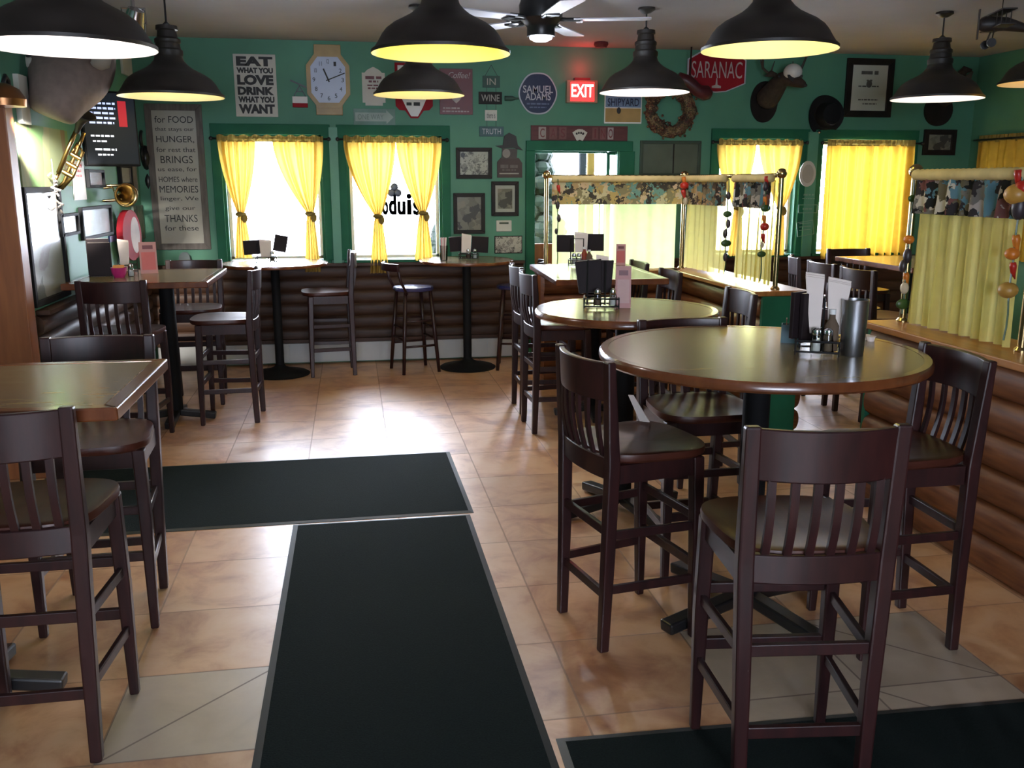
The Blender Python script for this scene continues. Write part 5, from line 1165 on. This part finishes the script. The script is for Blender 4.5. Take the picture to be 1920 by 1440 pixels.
for sx in (-1, 1): g.box((sx * 0.036, 0, 0.035), (0.004, 0.05, 0.07))
for sy in (-1, 1): g.box((0, sy * 0.025, 0.035), (0.076, 0.004, 0.07))
g.box((0, 0, 0.002), (0.076, 0.05, 0.004)); g.build('box', m_teal, t)
for k in range(4): G().box((-0.02 + k * .013, 0.0, 0.05), (0.003, 0.035, 0.085)).build('sugar_packet', m_pink, t)
for k, (cx, cy, lab) in enumerate(((1.985, 3.30, 'small cream pot right of the steel tumbler, upper one'), (1.99, 3.265, 'small cream pot right of the steel tumbler, lower one'))):
    t = thing('cream_pot', lab, 'creamer', (cx, cy, T - 0.001), group='cream pots'); G().lathe([(0.004, 0), (0.012, 0), (0.017, 0.018), (0.02, 0.02), (0.003, 0.021)], 16).build('pot', m_nap, t, smooth='auto')
# smaller round table
x, y = 1.21, 4.40; rz = view_rot(x, y)
wire_caddy(x, y, T, rz, 'black wire caddy with dark menus on the smaller round table', 0.17, 0.13, 0.23)
for dx, dy, ln, lab in ((-0.055, 0.03, -0.10, 'left flaring dark menu in the caddy on the smaller round table'), (-0.012, 0.045, 0.02, 'right flaring dark menu in the caddy on the smaller round table')):
    p = off(x, y, rz, dx, dy); menu(*p, T + 0.07, rz + 0.1, lab, 0.115, 0.16, ln, 0, 1.15)
p = off(x, y, rz, 0.005, 0.07); napkins(*p, T + 0.07, rz, 'napkin bundle sticking up from the smaller round table caddy', 0.05, 0.062, 0.03, 0.19, -0.03)
p = off(x, y, rz, 0.055, -0.02); shaker(*p, T + 0.012, 'salt shaker in the caddy on the smaller round table', m_salt, 'salt_shaker')
p = off(x, y, rz, -0.02, -0.035); shaker(*p, T + 0.012, 'pepper shaker in the caddy on the smaller round table', m_pep, 'pepper_shaker')
tent(1.315, 4.385, T - 0.001, view_rot(1.3, 4.3) + 0.1, 'tall pale pink drink card on the smaller round table', 0.075, 0.205, m_pink, M('pale_pink_print', (0.5, 0.30, 0.28), 0.5))
# square table by the entry
x, y = 1.66, 6.63; rz = view_rot(x, y)
wire_caddy(x, y, T, rz, 'wire caddy before the pale entry curtain on the square table', 0.18, 0.13, 0.2)
p = off(x, y, rz, -0.115, 0.045); menu(*p, T + 0.10, rz, 'left dark menu against the pale entry curtain', 0.13, 0.125)
p = off(x, y, rz, 0.105, 0.045); menu(*p, T + 0.11, rz, 'right dark menu against the pale entry curtain', 0.125, 0.125)
p = off(x, y, rz, 0.0, 0.035); napkins(*p, T + 0.10, rz, 'napkin bundle between two menus before the entry curtain', 0.09, 0.10, 0.03, 0.155)
p = off(x, y, rz, -0.05, -0.02); shaker(*p, T + 0.012, 'salt shaker in the caddy before the entry curtain', m_salt, 'salt_shaker')
p = off(x, y, rz, -0.015, -0.03); shaker(*p, T + 0.012, 'pepper shaker in the caddy before the entry curtain', m_pep, 'pepper_shaker')
p = off(x, y, rz, 0.025, -0.01); bottle(*p, T + 0.012, 'red sauce bottle in the caddy before the entry curtain', m_sauce)
p = off(x, y, rz, 0.06, -0.02); bottle(*p, T + 0.012, 'brown sauce bottle in the caddy before the entry curtain', m_pep, 0.11)
tent(1.985, 6.70, T - 0.001, view_rot(2, 6.7), 'small red and pink drink card on the square table by the entry', 0.072, 0.155, m_pink, m_pinkd)
# table under the television
menu(-1.63, 6.44, T, 0.15, 'dark menu standing at the wall end of the table under the television', 0.14, 0.22, 0, -0.03)
menu(-1.66, 6.53, T, 0.2, 'second dark menu behind the first under the television', 0.14, 0.24, 0, -0.03)
t = thing('packet_bowl', 'bright magenta bowl with orange packets on the table under the television', 'bowl', (-1.50, 6.36, T - 0.001))
G().lathe([(0.01, 0.0), (0.032, 0.0), (0.045, 0.03), (0.05, 0.065), (0.046, 0.065), (0.03, 0.008), (0.005, 0.006)], 24).build('bowl', m_magenta, t, smooth='auto')
g = G()
for k in range(7): a = k * .9; g.b.verts; g.box((0.02 * math.cos(a), 0.02 * math.sin(a), 0.06), (0.03, 0.006, 0.04))
g.build('packets', m_orange, t)
t = thing('condiment_caddy', 'wire caddy holding a napkin bundle beside the magenta bowl', 'caddy', (-1.50, 6.62, T), (0, 0, 0.2)); g = G()
for q in ((-0.06, -0.05), (0.06, -0.05), (0.06, 0.05), (-0.06, 0.05)): g.cyl((q[0], q[1], 0), (q[0], q[1], 0.1), 0.003, n=6)
for zz in (0.015, 0.06): g.tube([(-0.06, -0.05, zz), (0.06, -0.05, zz), (0.06, 0.05, zz), (-0.06, 0.05, zz), (-0.06, -0.05, zz)], 0.003, 6)
g.build('tray', m_black, t)
napkins(-1.52, 6.62, T + 0.017, 0.2, 'white napkin bundle on the table under the television', 0.05, 0.07, 0.05, 0.22)
shaker(-1.44, 6.42, T - 0.001, 'white salt shaker by the magenta bowl', m_salt, 'salt_shaker')
tent(-1.37, 6.64, T - 0.001, 0.25, 'red and white drink card beside the red oval sign', 0.11, 0.21, m_pink, m_pinkd)
# window tables
TW = 0.976
x, y = -0.72, 8.12; rz = view_rot(x, y)
wire_caddy(x, y, TW, rz, 'caddy dark against the glare of the leftmost window', 0.17, 0.12, 0.16)
p = off(x, y, rz, -0.10, 0.03); menu(*p, TW + 0.07, rz, 'left menu dark against the leftmost window', 0.16, 0.12, -0.05)
p = off(x, y, rz, 0.11, 0.03); menu(*p, TW + 0.09, rz, 'right menu dark against the leftmost window', 0.11, 0.14, 0.2)
p = off(x, y, rz, 0.0, 0.0); napkins(*p, TW + 0.05, rz, 'napkin bundle in front of the leftmost window', 0.09, 0.10, 0.03, 0.15)
p = off(x, y, rz, 0.05, -0.02); shaker(*p, TW + 0.012, 'shaker in front of the leftmost window', m_pep, 'pepper_shaker')
x, y = 1.02, 8.16; rz = view_rot(x, y)
wire_caddy(x, y, TW, rz, 'caddy on the right window table below the framed photograph', 0.17, 0.12, 0.16)
p = off(x, y, rz, -0.09, 0.03); menu(*p, TW + 0.07, rz, 'left dark menu on the right window table', 0.15, 0.13, -0.08)
p = off(x, y, rz, 0.095, 0.03); menu(*p, TW + 0.06, rz, 'right dark menu on the right window table', 0.15, 0.14, 0.06)
p = off(x, y, rz, -0.025, 0.0); napkins(*p, TW + 0.06, rz, 'white napkin bundle on the right window table', 0.08, 0.085, 0.03, 0.17, 0.05)
p = off(x, y, rz, -0.005, -0.02); shaker(*p, TW + 0.012, 'pepper shaker on the right window table', m_pep, 'pepper_shaker')
p = off(x, y, rz, 0.055, -0.02); shaker(*p, TW + 0.012, 'salt shaker on the right window table', m_salt, 'salt_shaker')
t = thing('straw_glass', 'glass of pale straws on the right window table', 'glass', (0.79, 8.08, TW - 0.001))
G().lathe([(0.004, 0), (0.032, 0), (0.036, 0.13), (0.034, 0.13), (0.030, 0.005), (0.004, 0.005)], 20).build('glass', m_cglass, t, smooth='auto')
for k in range(9): a = k * .7; G().cyl((0.012 * math.cos(a), 0.012 * math.sin(a), 0.006), (0.024 * math.cos(a), 0.024 * math.sin(a), 0.2), 0.004, n=6).build('straw', (m_nap, m_pink)[k % 2], t)
t = thing('condiment_caddy', 'dark caddy at the end of the right room table behind near divider post', 'caddy', (4.55, 6.45, T)); g = G()
for q in ((-0.07, -0.05), (0.07, -0.05), (0.07, 0.05), (-0.07, 0.05)): g.cyl((q[0], q[1], 0), (q[0], q[1], 0.16), 0.004, n=6)
for zz in (0.015, 0.16): g.tube([(-0.07, -0.05, zz), (0.07, -0.05, zz), (0.07, 0.05, zz), (-0.07, 0.05, zz), (-0.07, -0.05, zz)], 0.004, 6)
g.build('wire_frame', m_black, t)
# paper tucked behind the seat of the aisle chair
t = thing('paper_slip', 'pale folded paper leaning on the aisle chair seat at the big table', 'paper', (1.10, 3.33, 0.738), (0.5, 0, -0.6))
G().hexa([(-0.02, -0.002, 0), (0.02, -0.002, 0), (0.02, 0.002, 0), (-0.02, 0.002, 0), (-0.05, -0.002, 0.13), (-0.03, -0.002, 0.13), (-0.03, 0.002, 0.13), (-0.05, 0.002, 0.13)]).build('sheet', m_nap, t)

# ------------------------------------------------------------------ outside the windows
struct(G().box((2, 26.8, -0.2), (60, 36, 0.1)), 'ground', M('pale_concrete', (0.62, 0.61, 0.60), 0.9, var=0.05))
struct(G().box((XR + 0.75, 7.7, 1.6), (0.2, 4.0, 3.6)), 'wall_neighbour', M('added_wall_tan', (0.22, 0.2, 0.17), 0.8))  # unseen wall added to keep daylight off the side window
struct(G().box((XR + 0.45, 7.7, 3.3), (1.0, 4.0, 0.1)), 'roof_eave', M('added_roof_tan', (0.25, 0.23, 0.2), 0.8))  # unseen roof slab, added to shade the same window from above
def tree(name, label, x, y, h, r, seed):
    rnd = random.Random(seed); t = thing(name, label, 'tree', (x, y, -0.15))
    G().tube([(0, 0, 0), (0, 0, h * .4)], [0.12, 0.08], 10).build('trunk', m_bark, t, smooth=True)
    g = G()
    for q in range(420):
        z = h * (0.12 + 0.88 * rnd.random()); rr = r * (1 - (z / h) ** 1.3) * math.sqrt(rnd.random()) + 0.05; a = rnd.random() * 6.28
        g.ball((rr * math.cos(a), rr * math.sin(a), z), (0.11, 0.11, 0.08), 6, 4)
    g.build('foliage', M('tree_leaf_' + name, (0.006, 0.009, 0.006), 0.9, var=.4, spec=0.1), t)
tree('evergreen_tree', 'dark evergreen seen through the top of the entry door glass', 2.17, 11.2, 2.55, 0.55, 3)
tree('garden_shrub', 'shrub outside at the right edge of the lettered window', 1.16, 11.6, 1.25, 0.4, 5)
def porch(name, label, cat, x, y, d, h, mt):
    t = thing(name, label, cat, (x, y, -0.15)); G().box((0, 0, h / 2), (d, d, h)).build('shaft', mt, t, bevel=0.008); G().box((0, 0, 0.06), (d * 1.5, d * 1.5, 0.12)).build('plinth', mt, t); G().box((0, 0, h - 0.05), (d * 1.4, d * 1.4, 0.1)).build('cap', mt, t)
porch('porch_post', 'dark porch post outside the entry door', 'post', 2.58, 10.3, 0.075, 2.45, M('dark_porch_paint', (0.004, 0.004, 0.005), 0.8, spec=0.1))
porch('porch_post', 'yellow porch post outside the entry door', 'post', 2.75, 10.6, 0.08, 2.45, M('yellow_paint', (0.05, 0.028, 0.004), 0.8, spec=0.1))
t = thing('porch_railing', 'dark slatted railing panel outside the entry door', 'railing', (2.93, 10.5, -0.15)); g = G()
g.box((0, 0, 1.84), (0.20, 0.03, 0.03))
for k in range(4): g.box((-0.09 + k * .06, 0, 0.92), (0.016, 0.02, 1.83))
g.build('slat_panel', M('railing_paint', (0.003, 0.003, 0.004), 0.8, spec=0.1), t)

# ------------------------------------------------------------------ light
sc = bpy.context.scene
wd = bpy.data.worlds.new('sky'); sc.world = wd; wd.use_nodes = True; SKY = 24.0
nt = wd.node_tree; bg = nt.nodes['Background']; bg.inputs[0].default_value = (0.80, 0.85, 1.0, 1); 
wt = nd(nt, 'ShaderNodeTexCoord'); wsx = nd(nt, 'ShaderNodeSeparateXYZ'); nt.links.new(wt.outputs['Generated'], wsx.inputs[0])
wmr = nd(nt, 'ShaderNodeMapRange', interpolation_type='SMOOTHSTEP'); nt.links.new(wsx.outputs[1], wmr.inputs['Value'])      # hazy sky, brighter on the sun's side of the street
wmr.inputs['From Min'].default_value = -0.5; wmr.inputs['From Max'].default_value = 0.9; wmr.inputs['To Min'].default_value = SKY * 0.55; wmr.inputs['To Max'].default_value = SKY * 1.5
nt.links.new(wmr.outputs[0], bg.inputs[1])
def portal(x, y, z, w, h, rot):
    ld = bpy.data.lights.new('window_portal', 'AREA'); ld.shape = 'RECTANGLE'; ld.size = w; ld.size_y = h; ld.cycles.is_portal = True
    o = bpy.data.objects.new('window_portal', ld); C.objects.link(o); o.location = (x, y, z); o.rotation_euler = rot
for x0, x1, z0, z1 in WINS + [(1.70, 2.50, 0.0, 1.93)]: portal((x0 + x1) / 2, YB + 0.2, (z0 + z1) / 2, x1 - x0, z1 - z0, (-PI / 2, 0, 0))
portal(XR + 0.15, 7.7, 1.475, 1.2, 1.05, (PI / 2, 0, PI / 2))
portal((FW[0][0] + FW[0][1]) / 2, -3.1, (FW[0][2] + FW[0][3]) / 2, FW[0][1] - FW[0][0], FW[0][3] - FW[0][2], (PI / 2, 0, 0))
def spot(loc, target, energy, col, size, blend=0.4, soft=0.03):
    ld = bpy.data.lights.new('spot_beam', 'SPOT'); ld.energy = energy; ld.color = col; ld.spot_size = size; ld.spot_blend = blend; ld.shadow_soft_size = soft
    o = bpy.data.objects.new('spot_beam', ld); C.objects.link(o); o.location = loc
    o.rotation_euler = (Vector(target) - Vector(loc)).to_track_quat('-Z', 'Y').to_euler()
spot(on_y(8, 186, 5.30) + Vector((0.04, 0.05, -0.06)), (-1.86, 6.75, 1.45), 330, (1, 0.96, 0.90), 0.62, 0.9)
ld = bpy.data.lights.new('fan_lamp', 'POINT'); ld.energy = 11; ld.color = (0.8, 0.88, 1); ld.shadow_soft_size = 0.05
o = bpy.data.objects.new('fan_lamp', ld); C.objects.link(o); o.location = (fx, fy, 2.44)
ld = bpy.data.lights.new('exit_glow', 'POINT'); ld.energy = 0.8; ld.color = (1, 0.03, 0.03); ld.shadow_soft_size = 0.05
o = bpy.data.objects.new('exit_glow', ld); C.objects.link(o); e_ = on_y(1089, 150, YB); o.location = (e_.x, YB - 0.12, e_.z + 0.10)

sc.view_settings.view_transform = 'Standard'; sc.view_settings.look = 'None'; sc.view_settings.exposure = 1.15; sc.view_settings.gamma = 1.0
sc.view_settings.use_curve_mapping = False
sc.cycles.use_denoising = True
sc.cycles.max_bounces = 8; sc.cycles.diffuse_bounces = 4; sc.cycles.glossy_bounces = 3; sc.cycles.transparent_max_bounces = 10
sc.cycles.sample_clamp_indirect = 6.0
